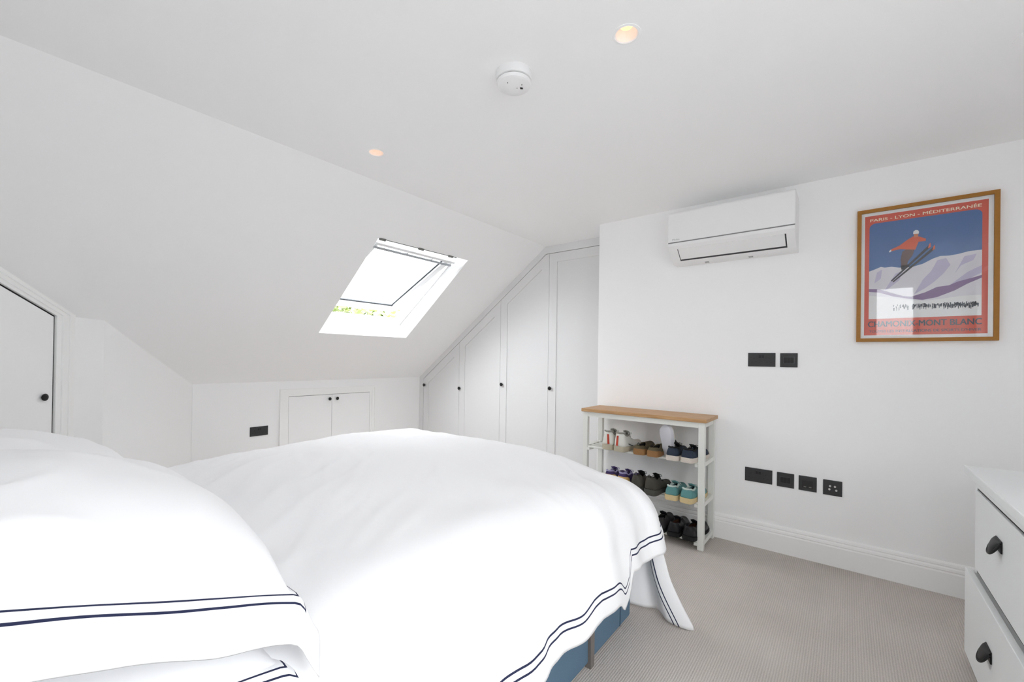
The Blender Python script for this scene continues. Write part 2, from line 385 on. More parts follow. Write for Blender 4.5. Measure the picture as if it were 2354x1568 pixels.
sbox(bm, SX0 + t - .001, SX0 + t + .012, .05, slen - .085, .016, .022); sbox(bm, SX1 - t - .013, SX1 - t + .001, .05, slen - .085, .016, .022)
sbox(bm, SX0 + t, SX1 - t, slen - .098, slen - .084, .012, .022)
obj('gasket', bm, mat('gasket_rubber', (70, 74, 78), .7), sash, label='dark rubber glazing seal')
bm = BM(); sbox(bm, SX0 + t - .004, SX1 - t + .004, .046, slen - .081, .024, .030); obj('pane', bm, GLASS, sash)
# control bar on brackets along the top of the sash
bm = BM(); sbox(bm, SX0 + .01, SX1 - .01, .028, .046, -.040, -.028)
bar = obj('control_bar', bm, mat('bar_aluminium', (176, 180, 184), .35, .5), wn, label='pale grey aluminium control bar', bevel=.003)
for k in range(4):
    x = SX0 + .02 + (SX1 - SX0 - .05) * (0, .38, .72, 1)[k]
    bm = BM(); sbox(bm, x, x + .012, .004, .046, -.030, .002); obj('bracket', bm, VELUXW, bar)
bm = BM(); sbox(bm, SX0, SX1, -.016, .006, -.035, .002); obj('vent_flap', bm, VELUXW, wn)
# blind rail at the top of the reveal, with three clips
def rp(x, v, w): 
    a = (x - 1.714) / .866
    return VC[0].lerp(VC[1], a) + DOWN * v + OUT * w
bm = BM(); x0, x1 = 1.722, 2.452
hexa(bm, [rp(x0, .001, .001), rp(x1, .001, .001), rp(x1, .008, .001), rp(x0, .008, .001), rp(x0, .001, .02), rp(x1, .001, .02), rp(x1, .008, .02), rp(x0, .008, .02)])
rail = obj('blind_rail', bm, GREYMET, wn, label='thin grey rail along the top of the reveal')
for x in (1.724, 2.06, 2.36):
    bm = BM(); hexa(bm, [rp(x, -.004, -.006), rp(x + .05, -.004, -.006), rp(x + .05, .012, -.006), rp(x, .012, -.006), rp(x, -.004, .004), rp(x + .05, -.004, .004), rp(x + .05, .012, .004), rp(x, .012, .004)])
    obj('clip', bm, GREYMET, rail)
portal('daylight_roof', wp((FX0 + FX1) / 2, .52, .32), -OUT, 1.0, 1.2)

# ------------------------------------------------------------------ fitted wardrobe under the slope
wd = thing('fitted_wardrobe', 'white fitted wardrobe with slanted panelled doors stepping down under the roof slope', 'wardrobe', (XWD + .2, 2.8, 0))
def zd(y): return 1.298 + .7175 * (3.342 - y)
ZT = 2.107; YB = 3.342 - (ZT - 1.298) / .7175
def inset(poly, d):
    n = len(poly); out = []
    ar = sum(poly[i][0] * poly[(i + 1) % n][1] - poly[(i + 1) % n][0] * poly[i][1] for i in range(n)); sg = 1 if ar > 0 else -1
    L = []
    for i in range(n):
        a, b = Vector(poly[i]), Vector(poly[(i + 1) % n]); t = (b - a).normalized(); nn = Vector((-t.y, t.x)) * sg
        L.append((a + nn * d, t))
    for i in range(n):
        (p, t), (q, s) = L[i - 1], L[i]
        k = ((q - p).x * s.y - (q - p).y * s.x) / (t.x * s.y - t.y * s.x); out.append(tuple(p + t * k))
    for i in range(n):                       # an edge too short for the inset collapses to one corner
        a, b = Vector(out[i]), Vector(out[(i + 1) % n])
        if (b - a).dot(L[i][1]) < 0:
            (p, t), (q, s) = L[i - 1], L[(i + 1) % n]
            k = ((q - p).x * s.y - (q - p).y * s.x) / (t.x * s.y - t.y * s.x); c = tuple(p + t * k)
            out[i] = c; out[(i + 1) % n] = (c[0] + 1e-5, c[1])
    return out
def panelled_door(poly, X, parent, stile=.082, rec=.007, thick=.022):
    inn = inset(poly, stile); n = len(poly); bm = BM()
    def ring(pl, x): return [bm.verts.new((x, y, z)) for y, z in pl]
    o0, i0, i1, o1 = ring(poly, X), ring(inn, X), ring(inn, X + rec + .004), ring(poly, X + thick)
    for A, B in ((o0, i0), (i0, i1), (o0, o1)):
        for k in range(n): bm.faces.new((A[k], A[(k + 1) % n], B[(k + 1) % n], B[k]))
    bm.faces.new(o1)
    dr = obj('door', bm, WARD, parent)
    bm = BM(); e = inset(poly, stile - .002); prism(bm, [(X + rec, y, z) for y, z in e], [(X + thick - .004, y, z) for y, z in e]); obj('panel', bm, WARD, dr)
    return dr
ZB = .08
doors = [
    [(3.925, ZB), (3.3395, ZB), (3.3395, zd(3.3395)), (3.925, zd(3.925))],
    [(3.3365, ZB), (2.757, ZB), (2.757, zd(2.757)), (3.3365, zd(3.3365))],
    [(2.754, ZB), (2.178, ZB), (2.178, ZT), (YB, ZT), (2.754, zd(2.754))],
    [(2.175, ZB), (1.56, ZB), (1.56, ZT), (2.175, ZT)]]
for pl_, kz in zip(doors, ((3.903, .808), (3.321, .801), (2.724, .872), (2.147, .864))):
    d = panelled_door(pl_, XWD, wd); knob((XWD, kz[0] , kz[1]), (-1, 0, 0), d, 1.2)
g = .0035
bm = BM()
bot = [(3.93, zd(3.93) + g * 1.2), (YB, ZT + g), (1.53, ZT + g)]; top = [(3.93, zs(3.93)), (YE, ZC), (1.53, ZC)]
for i in range(2):
    q = [bot[i], bot[i + 1], top[i + 1], top[i]]
    prism(bm, [(XWD - .004, y, z) for y, z in q], [(XWD + .03, y, z) for y, z in q])
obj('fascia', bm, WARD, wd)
bm = BM(); q = [(3.929, 0), (3.999, 0), (3.999, zs(3.999) - .001), (3.929, zs(3.929) - .001)]
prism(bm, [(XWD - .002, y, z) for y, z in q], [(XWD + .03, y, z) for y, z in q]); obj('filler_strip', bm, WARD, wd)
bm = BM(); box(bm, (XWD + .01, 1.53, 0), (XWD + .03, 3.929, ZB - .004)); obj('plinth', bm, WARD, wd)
bm = BM(); q = [(3.99, .01), (1.53, .01), (1.53, ZC - .01), (YE, ZC - .01), (3.99, zs(3.99) - .01)]
prism(bm, [(XWD + .0305, y, z) for y, z in q], [(XWD + .035, y, z) for y, z in q]); obj('carcass', bm, SHADOWGAP, wd, label='dark sheet for the shade behind the door gaps')  # one dark sheet gives the door gaps their shade

# ------------------------------------------------------------------ eaves cupboard in the knee wall
ec = thing('eaves_cupboard', 'low white cupboard with two doors in the knee wall below the roof window', 'cupboard', (2.19, YK, 0))
AX0, AX1, AZ = 1.702, 2.690, .823; DX0, DX1, DZ = 1.780, 2.618, .757
bm = BM()
for (o, i_, d) in ((0, .3, .026), (.3, .68, .020), (.68, 1, .012)):
    def ex(k): return (AX0 + (DX0 - AX0) * k, AX1 + (DX1 - AX1) * k, AZ + (DZ - AZ) * k)
    a, b = ex(o), ex(i_)
    for q in ([(a[0], 0), (b[0], 0), (b[0], b[2]), (a[0], a[2])], [(a[1], 0), (b[1], 0), (b[1], b[2]), (a[1], a[2])], [(a[0], a[2]), (a[1], a[2]), (b[1], b[2]), (b[0], b[2])]):
        prism(bm, [(x, YK - d, z) for x, z in q], [(x, YK, z) for x, z in q])
obj('architrave', bm, GLOSS, ec)
bm = BM(); box(bm, (DX0 - .001, YK - .003, 0), (DX1 + .001, YK, DZ + .001)); obj('door_gap_shade', bm, mat('soft_gap_shade', (110, 110, 110), .8), ec)  # grey backing paints soft shade into the slits between doors
MX = 2.196
for x0, x1, kx in ((DX0 + .003, MX - .002, 2.165), (MX + .002, DX1 - .003, 2.243)):
    bm = BM(); box(bm, (x0, YK - .010, .01), (x1, YK - .003, DZ - .004)); d = obj('door', bm, JOIN, ec)
    knob((kx, YK - .010, .712), (0, -1, 0), d, 1.05)

# ------------------------------------------------------------------ ceiling: downlights and smoke alarm
LABL = ['recessed downlight with lit warm lamp nearest the top edge of the picture', 'recessed downlight above the roof window, near the edge of the slope']
for (c, r), lb in zip(LIGHTS, LABL):
    t = thing('downlight', lb, 'light', (c[0], c[1], ZC), 'downlights in the ceiling')
    M = Matrix.Translation((c[0], c[1], ZC))
    bm = BM(); lathe(bm, [(r, .0), (r + .003, -.003), (r + .011, -.0015), (r + .011, .001)], M, 48); obj('trim_ring', bm, CEIL, t, smooth=True)
    bm = BM(); lathe(bm, [(r + .001, -.001), (r * .93, .010), (r * .64, .026), (r * .58, .027)], M, 48); obj('reflector_cone', bm, PLAST, t, smooth=True)
    bm = BM(); lathe(bm, [(r * .575, .0265), (r * .55, .036)], M, 32, False, True)
    obj('lamp', bm, mat('warm_lamp', (255, 225, 170), .5, emit=(255, 190, 112), estr=.9), t, smooth=True)
    bm = BM(); lathe(bm, [(.045, .07), (.045, .001)], M, 24, True, False); obj('housing', bm, PLAST, t)
    l = bpy.data.lights.new('downlight_beam', 'SPOT'); l.energy = .08; l.color = (1, .78, .52); l.spot_size = 1.5; l.spot_blend = .8; l.shadow_soft_size = .015
    o = bpy.data.objects.new('downlight_beam', l); COL.objects.link(o); o.parent = t; o.location = (0, 0, .022)

t = thing('smoke_alarm', 'round white smoke alarm on the flat ceiling', 'smoke alarm', (1.218, .972, ZC))
M = Matrix.Translation((1.218, .972, ZC)) @ Matrix.Scale(-1, 4, (0, 0, 1))
bm = BM(); lathe(bm, [(.064, 0), (.0655, .004), (.0645, .030), (.060, .032)], M, 64, False, True); obj('base', bm, PLAST, t, smooth=True)
bm = BM(); lathe(bm, [(.0585, .028), (.0585, .036)], M, 64); obj('groove', bm, mat('groove_shade', (96, 96, 96), .7), t, smooth=True)  # grey band paints the shade under the cover rim
bm = BM(); lathe(bm, [(.0620, .035), (.0635, .038), (.060, .047), (.050, .052), (.0, .0545)], M, 64, True, False); obj('cover', bm, PLAST, t, smooth=True)
rr = cr; 
def al(dx, dy): return (1.218 + dx, .972 + dy, ZC - .0540)
for i, (dx, dy) in enumerate(((.016, -.022), (.021, -.020))):
    bm = BM(); box(bm, (-.0012, -.005, -.0012), (.0012, .005, .0012), Matrix.Translation(al(dx, dy)) @ Matrix.Rotation(.7, 4, 'Z')); obj('slot', bm, SOCKD, t)
for dx, dy in ((.008, -.009), (.004, -.034), (-.036, .0)):
    bm = BM(); lathe(bm, [(.0016, -.001), (.0016, .001)], Matrix.Translation(al(dx, dy)), 10, True, True); obj('indicator', bm, mat('grey_dot', (120, 122, 120), .5), t)

# ------------------------------------------------------------------ air conditioner
A0, A1 = .232, .926
ac = thing('air_conditioner', 'white wall-mounted air conditioner high on the wall beside the poster', 'air conditioner', (XT, .58, 1.79))
prof = [(0, 2.090), (.150, 2.092), (.186, 2.088), (.196, 2.078), (.200, 1.892), (.205, 1.888), (.206, 1.872), (.196, 1.862), (.110, 1.790), (.075, 1.776), (.0, 1.776)]
bm = BM(); prism(bm, [(XT - d, A0, z) for d, z in prof], [(XT - d, A1, z) for d, z in prof]); body = obj('body', bm, PLAST, ac, bevel=.006, smooth=True)
bm = BM(); pf = [(.17, 2.094), (.192, 2.094), (.2025, 2.084), (.2065, 1.897), (.19, 1.897)]
prism(bm, [(XT - d, A0 - .001, z) for d, z in pf], [(XT - d, A1 + .001, z) for d, z in pf]); obj('front_panel', bm, PLAST, ac, bevel=.006, smooth=True)
bm = BM(); box(bm, (XT - .2015, A0 + .002, 1.888), (XT - .18, A1 - .002, 1.898)); obj('panel_groove', bm, mat('groove_mid', (128, 128, 130), .7), ac)
def flapq(k0, k1, off):
    a = Vector((.196, 1.862)); b = Vector((.110, 1.790)); n = Vector((.64, -.77)); p, q = a.lerp(b, k0) + n * off, a.lerp(b, k1) + n * off; return p, q
p, q = flapq(.12, .98, .0008); p2, q2 = flapq(.12, .98, -.004)
bm = BM(); hexa(bm, [(XT - p.x, A0 + .045, p.y), (XT - q.x, A0 + .045, q.y), (XT - q2.x, A0 + .045, q2.y), (XT - p2.x, A0 + .045, p2.y),
                     (XT - p.x, A1 - .055, p.y), (XT - q.x, A1 - .055, q.y), (XT - q2.x, A1 - .055, q2.y), (XT - p2.x, A1 - .055, p2.y)]); obj('air_outlet', bm, PLASTD, ac, label='dark air outlet slot')
p, q = flapq(.10, .86, .003); p2, q2 = flapq(.10, .86, .0)
bm = BM(); hexa(bm, [(XT - p.x, A0 + .052, p.y), (XT - q.x, A0 + .052, q.y), (XT - q2.x, A0 + .052, q2.y), (XT - p2.x, A0 + .052, p2.y),
                     (XT - p.x, A1 - .060, p.y), (XT - q.x, A1 - .060, q.y), (XT - q2.x, A1 - .060, q2.y), (XT - p2.x, A1 - .060, p2.y)]); obj('louvre', bm, PLAST, ac)
for y in (.47, .72):
    bm = BM(); box(bm, (XT - .072, y - .011, 1.772), (XT - .05, y + .011, 1.777)); obj('clip', bm, mat('clip_grey', (170, 170, 170), .5), ac)

def text(name, s, size_w, size_h, cy, cz, x, m, parent, bold=0.0, label=None):
    """flat lettering on a wall facing -x, centred at y, z and fitted to width and cap height"""
    c = bpy.data.curves.new('words', 'FONT'); c.body = s; c.align_x = 'CENTER'; c.align_y = 'CENTER'; c.extrude = .0002; c.size = 1
    c.materials.append(m); o = bpy.data.objects.new('words', c); COL.objects.link(o)
    bpy.context.view_layer.update()
    bb = o.bound_box; w = max(v[0] for v in bb) - min(v[0] for v in bb); h = max(v[1] for v in bb) - min(v[1] for v in bb)
    cx_, cy_ = (max(v[0] for v in bb) + min(v[0] for v in bb)) / 2, (max(v[1] for v in bb) + min(v[1] for v in bb)) / 2
    R = Matrix(((0, 0, -1), (-1, 0, 0), (0, 1, 0))).to_4x4()
    o.parent = parent
    o.matrix_local = Matrix.Translation(Vector((x, cy, cz)) - origin_of(parent)) @ R @ Matrix.Diagonal((size_w / w, size_h / h, .5, 1)) @ Matrix.Translation((-cx_, -cy_, 0))
    dg = bpy.context.evaluated_depsgraph_get(); me = bpy.data.meshes.new_from_object(o.evaluated_get(dg))
    if bold:                                  # heavier strokes: the outline repeated a hair to the side
        b2 = bmesh.new(); b2.from_mesh(me)
        base = b2.verts[:] + b2.edges[:] + b2.faces[:]
        for k, dx in enumerate((-bold, bold)):
            g = bmesh.ops.duplicate(b2, geom=base)
            bmesh.ops.translate(b2, verts=[e for e in g['geom'] if isinstance(e, bmesh.types.BMVert)], vec=(dx, 0, .0006 * (k + 1)))
        b2.to_mesh(me); b2.free()
    q = bpy.data.objects.new('lettering', me); COL.objects.link(q); q.parent = parent; q.matrix_local = o.matrix_local.copy()
    bpy.data.objects.remove(o); o = q
    if label: o['label'] = label
    return o
text('lettering', 'Midea', .045, .012, A1 - .052, 1.912, XT - .2070, mat('logo_grey', (175, 175, 178), .4), ac, label='small pale grey lettering')

# ------------------------------------------------------------------ framed poster
PY0, PY1, PZ0, PZ1 = -.035, -.555, 1.249, 1.959              # left, right, bottom, top as seen
ps = thing('framed_poster', 'oak-framed alpine ski poster with red border and blue sky on the white wall', 'poster', (XT, (PY0 + PY1) / 2, PZ0))
fw = .018
def mitre(bm, a, b, ia, ib):
    prism(bm, [(XT - .025, *a), (XT - .025, *b), (XT - .025, *ib), (XT - .025, *ia)], [(XT - .001, *a), (XT - .001, *b), (XT - .001, *ib), (XT - .001, *ia)])
o_ = [(PY0, PZ0), (PY1, PZ0), (PY1, PZ1), (PY0, PZ1)]; i_ = [(PY0 - fw, PZ0 + fw), (PY1 + fw, PZ0 + fw), (PY1 + fw, PZ1 - fw), (PY0 - fw, PZ1 - fw)]
for k in range(4):
    bm = BM(); mitre(bm, o_[k], o_[(k + 1) % 4], i_[k], i_[(k + 1) % 4]); obj('frame_rail', bm, OAK, ps)
bm = BM(); box(bm, (XT - .014, PY1 + fw, PZ0 + fw), (XT - .002, PY0 - fw, PZ1 - fw)); pr = obj('print', bm, mat('poster_paper', (232, 232, 232), .6), ps)
XP = XT - .014
def pt(a, b, lay): return (XP - .00012 * lay, PY0 - a * .52, PZ1 - b * .71)      # a across, b down, 0..1 of the frame
def patch(name, pts, m, lay, label=None):
    bm = BM(); vs = [bm.verts.new(pt(a, b, lay)) for a, b in pts]
    es = [bm.edges.new((vs[i], vs[(i + 1) % len(vs)])) for i in range(len(vs))]
    bmesh.ops.triangle_fill(bm, use_beauty=True, edges=es)
    return obj(name, bm, m, pr, label=label)
PRED = mat('poster_red', (203, 84, 62), .6); PBLUE = mat('poster_blue', (70, 104, 156), .6, var=.06, bscale=30); PSNOW = mat('poster_snow', (214, 212, 218), .6, var=.1, bscale=14)
PLIL = mat('poster_lilac', (188, 182, 206), .6, var=.1, bscale=20); PPUR = mat('poster_purple', (132, 108, 146), .6); PWHITE = mat('poster_white', (226, 226, 226), .6)
PCREAM = mat('poster_cream', (240, 230, 205), .6); PSLATE = mat('poster_slate', (62, 72, 84), .6); PORG = mat('poster_orange', (206, 92, 58), .6)
PBRN = mat('poster_brown', (96, 72, 70), .6); PDARK = mat('poster_dark', (52, 50, 56), .6)
L_, R_, T_, B_ = .062, .932, .049, .951
patch('border', [(L_, T_), (R_, T_), (R_, B_), (L_, B_)], PRED, 1)
l, r, tp, bt = .098, .893, .108, .828
arc = []
for k in range(9):
    an = PI * k / 16; arc.append((l + .05 - .05 * math.cos(an), tp + .05 * .73 - .05 * .73 * math.sin(an)))
arc2 = [(l + r - a, b) for a, b in arc[::-1]]
patch('sky', [(l, bt)] + arc + arc2 + [(r, bt)], PBLUE, 2)
def ridge(pts): return [(l, bt)] + pts + [(r, bt)]
patch('mountain', ridge([(l, .468), (.14, .456), (.19, .440), (.22, .448), (.27, .446), (.33, .458), (.42, .462), (.5, .445), (.57, .415), (.62, .402), (.68, .405), (.74, .400), (.81, .388), (r, .386)]), PSNOW, 3)
for q in ([(.60, .43), (.66, .42), (.69, .47), (.64, .53), (.58, .58), (.52, .62), (.44, .66), (.50, .56), (.56, .50)], [(.30, .50), (.36, .48), (.33, .55), (.26, .60), (.22, .62)],
          [(.78, .42), (.86, .41), (.84, .45), (.76, .48), (.72, .53)], [(.80, .53), (r, .49), (r, .54), (.74, .61), (.66, .63)], [(.16, .48), (.20, .46), (.19, .53), (.14, .56)]):
    patch('shade', q, PLIL, 4)
patch('foothill', [(l, .600), (.18, .606), (.26, .636), (.36, .668), (.42, .676), (.52, .650), (.60, .618), (.68, .612), (.74, .590), (.86, .565), (r, .556), (r, .575), (.80, .610), (.72, .650), (.60, .690), (.50, .704), (.40, .690), (.28, .665), (.18, .632), (l, .622)], PPUR, 5)
patch('snowfield', ridge([(l, .650), (.25, .672), (.38, .695), (.50, .712), (.62, .704), (.76, .690), (r, .690)]), PWHITE, 6)
rnd = random.Random(3); bm = BM()
for i in range(190):
    a = .28 + .60 * rnd.random() ** .8; b = .725 + .028 * rnd.random() + .01 * (a - .3); w = .004 + .006 * rnd.random(); h = .010 + .014 * rnd.random()
    a = min(a, r - .012)
    bm.faces.new([bm.verts.new(pt(x, y, 7)) for x, y in ((a, b), (a + w, b), (a + w * .8, b + h), (a + w * .1, b + h))])
o = obj('crowd', bm, PSLATE, pr); o['kind'] = 'stuff'
# plain little ski jumper
for j, (a0, b0, a1, b1) in enumerate(((.268, .548, .545, .300), (.280, .556, .575, .318))):
    w = .009
    patch('ski', [(a0, b0), (a0 + .006, b0 + .008), (a1 + w, b1 + .030), (a1 + w * .9, b1), (a1 - .012, b1 + .022)], PDARK, 8 + j)
    patch('ski_tip', [(a1 + w, b1 + .030), (a1 + w * .9, b1), (a1 - .004, b1 + .012), (a1 - .010, b1 + .040)], PORG, 10)
patch('trousers', [(.345, .452), (.338, .400), (.350, .345), (.395, .318), (.440, .335), (.425, .380), (.392, .418), (.385, .452)], PBRN, 11)
patch('boots', [(.338, .445), (.392, .440), (.404, .458), (.346, .476)], PDARK, 11)
patch('jacket', [(.385, .330), (.330, .322), (.268, .332), (.266, .318), (.330, .296), (.385, .262), (.430, .240), (.470, .246), (.520, .268), (.518, .284), (.468, .284), (.445, .338)], PORG, 12)
patch('glove', [(.250, .330), (.266, .318), (.270, .332), (.256, .340)], PWHITE, 12)
patch('face', [(.432, .222), (.466, .224), (.462, .248), (.436, .250)], mat('poster_skin', (200, 130, 96), .6), 13)
patch('cap', [(.428, .224), (.430, .206), (.446, .196), (.462, .200), (.470, .212), (.468, .226)], PWHITE, 14)
cyc = (PY0 + PY1) / 2
def pz(b): return PZ1 - b * .71
def ply(a): return PY0 - a * .52
text('lettering', 'PARIS - LYON - MÉDITERRANÉE', .785 * .52, .0185, ply(.496), pz(.081), XP - .0004, PCREAM, pr, .012, 'cream capitals along the top')
text('lettering', 'CHAMONIX-MONT BLANC', .80 * .52, .030, ply(.495), pz(.868), XP - .0004, PSLATE, pr, .028, 'dark bold capitals below the picture')
text('lettering', "TOUTES LES INSTALLATIONS DE SPORTS D'HIVER", .79 * .52, .0135, ply(.497), pz(.922), XP - .0004, PSLATE, pr, .016, 'small dark capitals on the lowest line')
bm = BM(); box(bm, (XT - .0185, PY1 + fw, PZ0 + fw), (XT - .0170, PY0 - fw, PZ1 - fw)); obj('glazing', bm, GLASS, ps)

# ------------------------------------------------------------------ wall plates
def plate(name, label, cat, c, w, n, kind, h=.084):
    """c centre on the wall; n = normal axis: '-x' or '-y'"""
    t = thing(name, label, cat, c, 'black socket and switch plates')
    if n == '-x': M = Matrix.Translation(c) @ Matrix(((0, 0, -1), (-1, 0, 0), (0, 1, 0))).to_4x4()
    else: M = Matrix.Translation(c) @ Matrix(((1, 0, 0), (0, 0, -1), (0, 1, 0))).to_4x4()
    def bx(nm, a, b, m, lab=None, bev=0):
        bm = BM(); box(bm, a, b, M); return obj(nm, bm, m, t, label=lab, bevel=bev)
    bx('plate', (-w / 2, -h / 2, 0), (w / 2, h / 2, .006), SOCK, bev=.0015)
    if kind == 'double':
        for x in (-.0075, .0075): bx('rocker', (x - .006, .010, .006), (x + .006, .027, .0085), SOCKD)
        for s in (-1, 1):
            cx_ = s * .040
            bx('earth_hole', (cx_ - .002, .004, .0055), (cx_ + .002, .012, .0064), SOCKD)
            for q in (-.011, .011): bx('pin_hole', (cx_ + q - .0032, -.016, .0055), (cx_ + q + .0032, -.012, .0064), SOCKD)
    elif kind == 'grid':
        bx('surround', (-.028, -.020, .006), (.028, .020, .0075), mat('plate_bevel', (70, 70, 71), .4), bev=.0015)
        bx('insert', (-.025, -.0165, .0065), (.025, .0165, .0085), SOCKD)
        for x in (-.0085, .008): bx('divider', (x - .0006, -.0165, .0085), (x + .0006, .0165, .0089), SOCK)
    elif kind == 'data':
        bx('insert', (-.026, -.026, .006), (.026, .018, .0075), mat('plate_dark', (44, 43, 42), .45))
        for x in (-.0125, .0125): bx('port', (x - .006, -.021, .0075), (x + .006, -.015, .0082), mat('port_grey', (120, 120, 118), .4))
    elif kind == 'tv':
        for x, y in ((-.011, .010), (.011, .010), (-.014, -.008), (.017, -.010)):
            bm = BM(); lathe(bm, [(.0052, .006), (.0052, .012), (.003, .012), (.0026, .008)], M @ Matrix.Translation((x, y, 0)), 14, False, True)
            obj('connector', bm, STEEL, t, smooth=True, label='round steel connector')
    return t
plate('double_socket', 'black double wall socket below the air conditioner, in the upper row of plates', 'socket', (XT, .4145, 1.1465), .146, '-x', 'double')
plate('media_plate', 'square black plate with a framed insert, right of the upper double socket', 'wall plate', (XT, .274, 1.1455), .087, '-x', 'grid')
plate('double_socket', 'black double wall socket beside the shoe rack, leftmost of the lower row', 'socket', (XT, .424, .436), .146, '-x', 'double')
plate('media_plate', 'square black plate with framed insert, second from the left in the lower row', 'wall plate', (XT, .284, .434), .086, '-x', 'grid')
plate('data_plate', 'square black plate with two small data ports, third from left in lower row', 'wall plate', (XT, .176, .4335), .086, '-x', 'data')
plate('aerial_plate', 'square black plate with four steel connectors, rightmost of the lower row', 'wall plate', (XT, .061, .4315), .086, '-x', 'tv')
plate('double_socket', 'black double socket on the knee wall left of the eaves cupboard', 'socket', (1.5395, YK, .472), .144, '-y', 'double', .080)

# ------------------------------------------------------------------ chest of drawers
CX1, CX0, CY1, CY0, CZ = 2.395, 1.15, -.358, -.84, .743
ch = thing('chest_of_drawers', 'white chest of drawers with black cup handles at the right edge', 'chest of drawers', ((CX0 + CX1) / 2, (CY0 + CY1) / 2, 0))
bm = BM(); box(bm, (CX0, CY0, CZ - .030), (CX1, CY1, CZ)); obj('top', bm, CHEST, ch, bevel=.004)
yb = CY1 - .030
bm = BM()
box(bm, (CX0 + .01, CY0 + .01, .0), (CX0 + .04, yb, CZ - .03)); box(bm, (CX1 - .045, CY0 + .01, 0), (CX1 - .012, yb, CZ - .03))
box(bm, (CX0 + .04, CY0 + .01, .0), (CX1 - .045, CY0 + .02, CZ - .03)); box(bm, (CX0 + .04, yb - .02, .0), (CX1 - .045, yb - .004, .03))
box(bm, (CX0 + .04, CY0 + .02, .36), (CX1 - .045, yb - .01, .37)); box(bm, (CX0 + .04, CY0 + .02, .03), (CX1 - .045, yb - .01, .04))
obj('carcass', bm, CHEST, ch)
bm = BM(); box(bm, (CX0 + .042, yb - .03, .04), (CX1 - .047, yb - .024, CZ - .031)); obj('inner_shadow', bm, PLASTD, ch, label='dark sheet for the shade inside the chest')  # dark sheet painted as the shade behind the drawer fronts
bm = BM(); box(bm, (CX0 + .04, yb - .022, .669), (CX1 - .045, yb, CZ - .03)); obj('rail', bm, CHEST, ch)
for z0, z1 in ((.6625, .6685), (.3535, .3695)):
    bm = BM(); box(bm, (CX0 + .041, yb - .022, z0), (CX1 - .046, yb - .002, z1)); obj('gap', bm, SHADOWGAP, ch)  # dark strips paint the shade above and below the upper drawer
def cup_handle(cx_, cy_, cz_, parent):
    bm = BM(); box(bm, (cx_ - .034, cy_, cz_ - .012), (cx_ + .034, cy_ + .004, cz_ + .026))
    hd = obj('handle', bm, BLACK, parent, bevel=.0015, label='black metal cup handle')
    bm = BM(); rings = []; n = 14
    for i in range(n + 1):
        a = -PI / 2 + PI * i / n; ca = max(.04, math.cos(a)) ** .62
        x = cx_ + .034 * math.sin(a)
        rings.append([bm.verts.new((x, cy_ + .002 + .023 * ca * math.sin(PI * .5 * j / 7) ** .9, cz_ + .024 - .048 * (1 - math.cos(PI * .5 * j / 7)) ** .9 * ca)) for j in range(8)])
    for A, B in zip(rings, rings[1:]):
        for k in range(7): bm.faces.new((A[k], A[k + 1], B[k + 1], B[k]))
    c = obj('cup', bm, BLACK, hd, smooth=True); md = c.modifiers.new('thickness', 'SOLIDIFY'); md.thickness = .003
    bm = BM(); tube(bm, [(cx_ + .034 * math.sin(-PI / 2 + PI * i / 18), cy_ + .002 + .023 * max(.04, math.cos(-PI / 2 + PI * i / 18)) ** .62, cz_ + .024 - .048 * max(.04, math.cos(-PI / 2 + PI * i / 18)) ** .62) for i in range(19)], .0034, 8)
    obj('lip', bm, BLACK, hd, smooth=True)
dx1 = CX1 - .050
for (z0, z1, yf) in ((.370, .662, CY1 - .024), (.032, .352, CY1 - .004)):
    xx = dx1 if z0 > .2 else CX1 - .012
    bm = BM(); box(bm, (CX0 + .05, yf - .02, z0), (xx, yf, z1)); d = obj('drawer', bm, CHEST, ch, bevel=.002)
    if z0 < .2:
        bm = BM(); box(bm, (CX0 + .06, yf - .055, z0 + .01), (xx - .03, yf - .02, z1 - .004)); obj('drawer_box', bm, CHEST, d)
    zc = (.556 if z0 > .2 else .205)
    for hx in (2.02, 1.42): cup_handle(hx, yf, zc, d)

# ------------------------------------------------------------------ shoe rack
RX0, RX1, RY0, RY1 = 2.700, 2.965, .664, 1.479
rk = thing('shoe_rack', 'white wooden shoe rack with an oak top and three slatted shelves against the wall', 'shoe rack', ((RX0 + RX1) / 2, (RY0 + RY1) / 2, 0))
bm = BM(); box(bm, (RX0 - .012, RY0 - .012, .764), (RX1 + .008, RY1 + .008, .786)); obj('top', bm, OAKTOP, rk, bevel=.002)
lw = .036
for x in (RX0, RX1 - .030):
    for y in (RY0, RY1 - lw):
        bm = BM(); box(bm, (x, y, 0), (x + .030, y + lw, .764)); obj('leg', bm, RACKW, rk, bevel=.002)
bm = BM(); box(bm, (RX0 + .004, RY0 + lw, .730), (RX0 + .020, RY1 - lw, .764)); obj('apron', bm, RACKW, rk)
bm = BM(); box(bm, (RX1 - .022, RY0 + lw, .730), (RX1 - .006, RY1 - lw, .764)); obj('apron', bm, RACKW, rk)
for y in (RY0 + .008, RY1 - lw + .008):
    bm = BM(); box(bm, (RX0 + .030, y, .730), (RX1 - .030, y + .018, .764)); obj('side_rail', bm, RACKW, rk)
SH = [.525, .285, .055]
for z in SH:
    for y, q in ((RY0 + .002, 1), (RY1 - lw + .002, -1)):
        bm = BM(); box(bm, (RX0 + .030, y, z - .026), (RX1 - .030, y + .030, z)); obj('side_rail', bm, RACKW, rk)
        yy = RY0 + lw if q > 0 else RY1 - lw - .018
        bm = BM(); box(bm, (RX0 - .002, yy, z - .030), (RX1 - .02, yy + .018, z - .013)); obj('cleat', bm, RACKW, rk)
    for k in range(5):
        x = RX0 + .002 + k * .057
        bm = BM(); box(bm, (x, RY0 + lw, z - .013), (x + .020, RY1 - lw, z)); obj('slat', bm, RACKW, rk, bevel=.003)

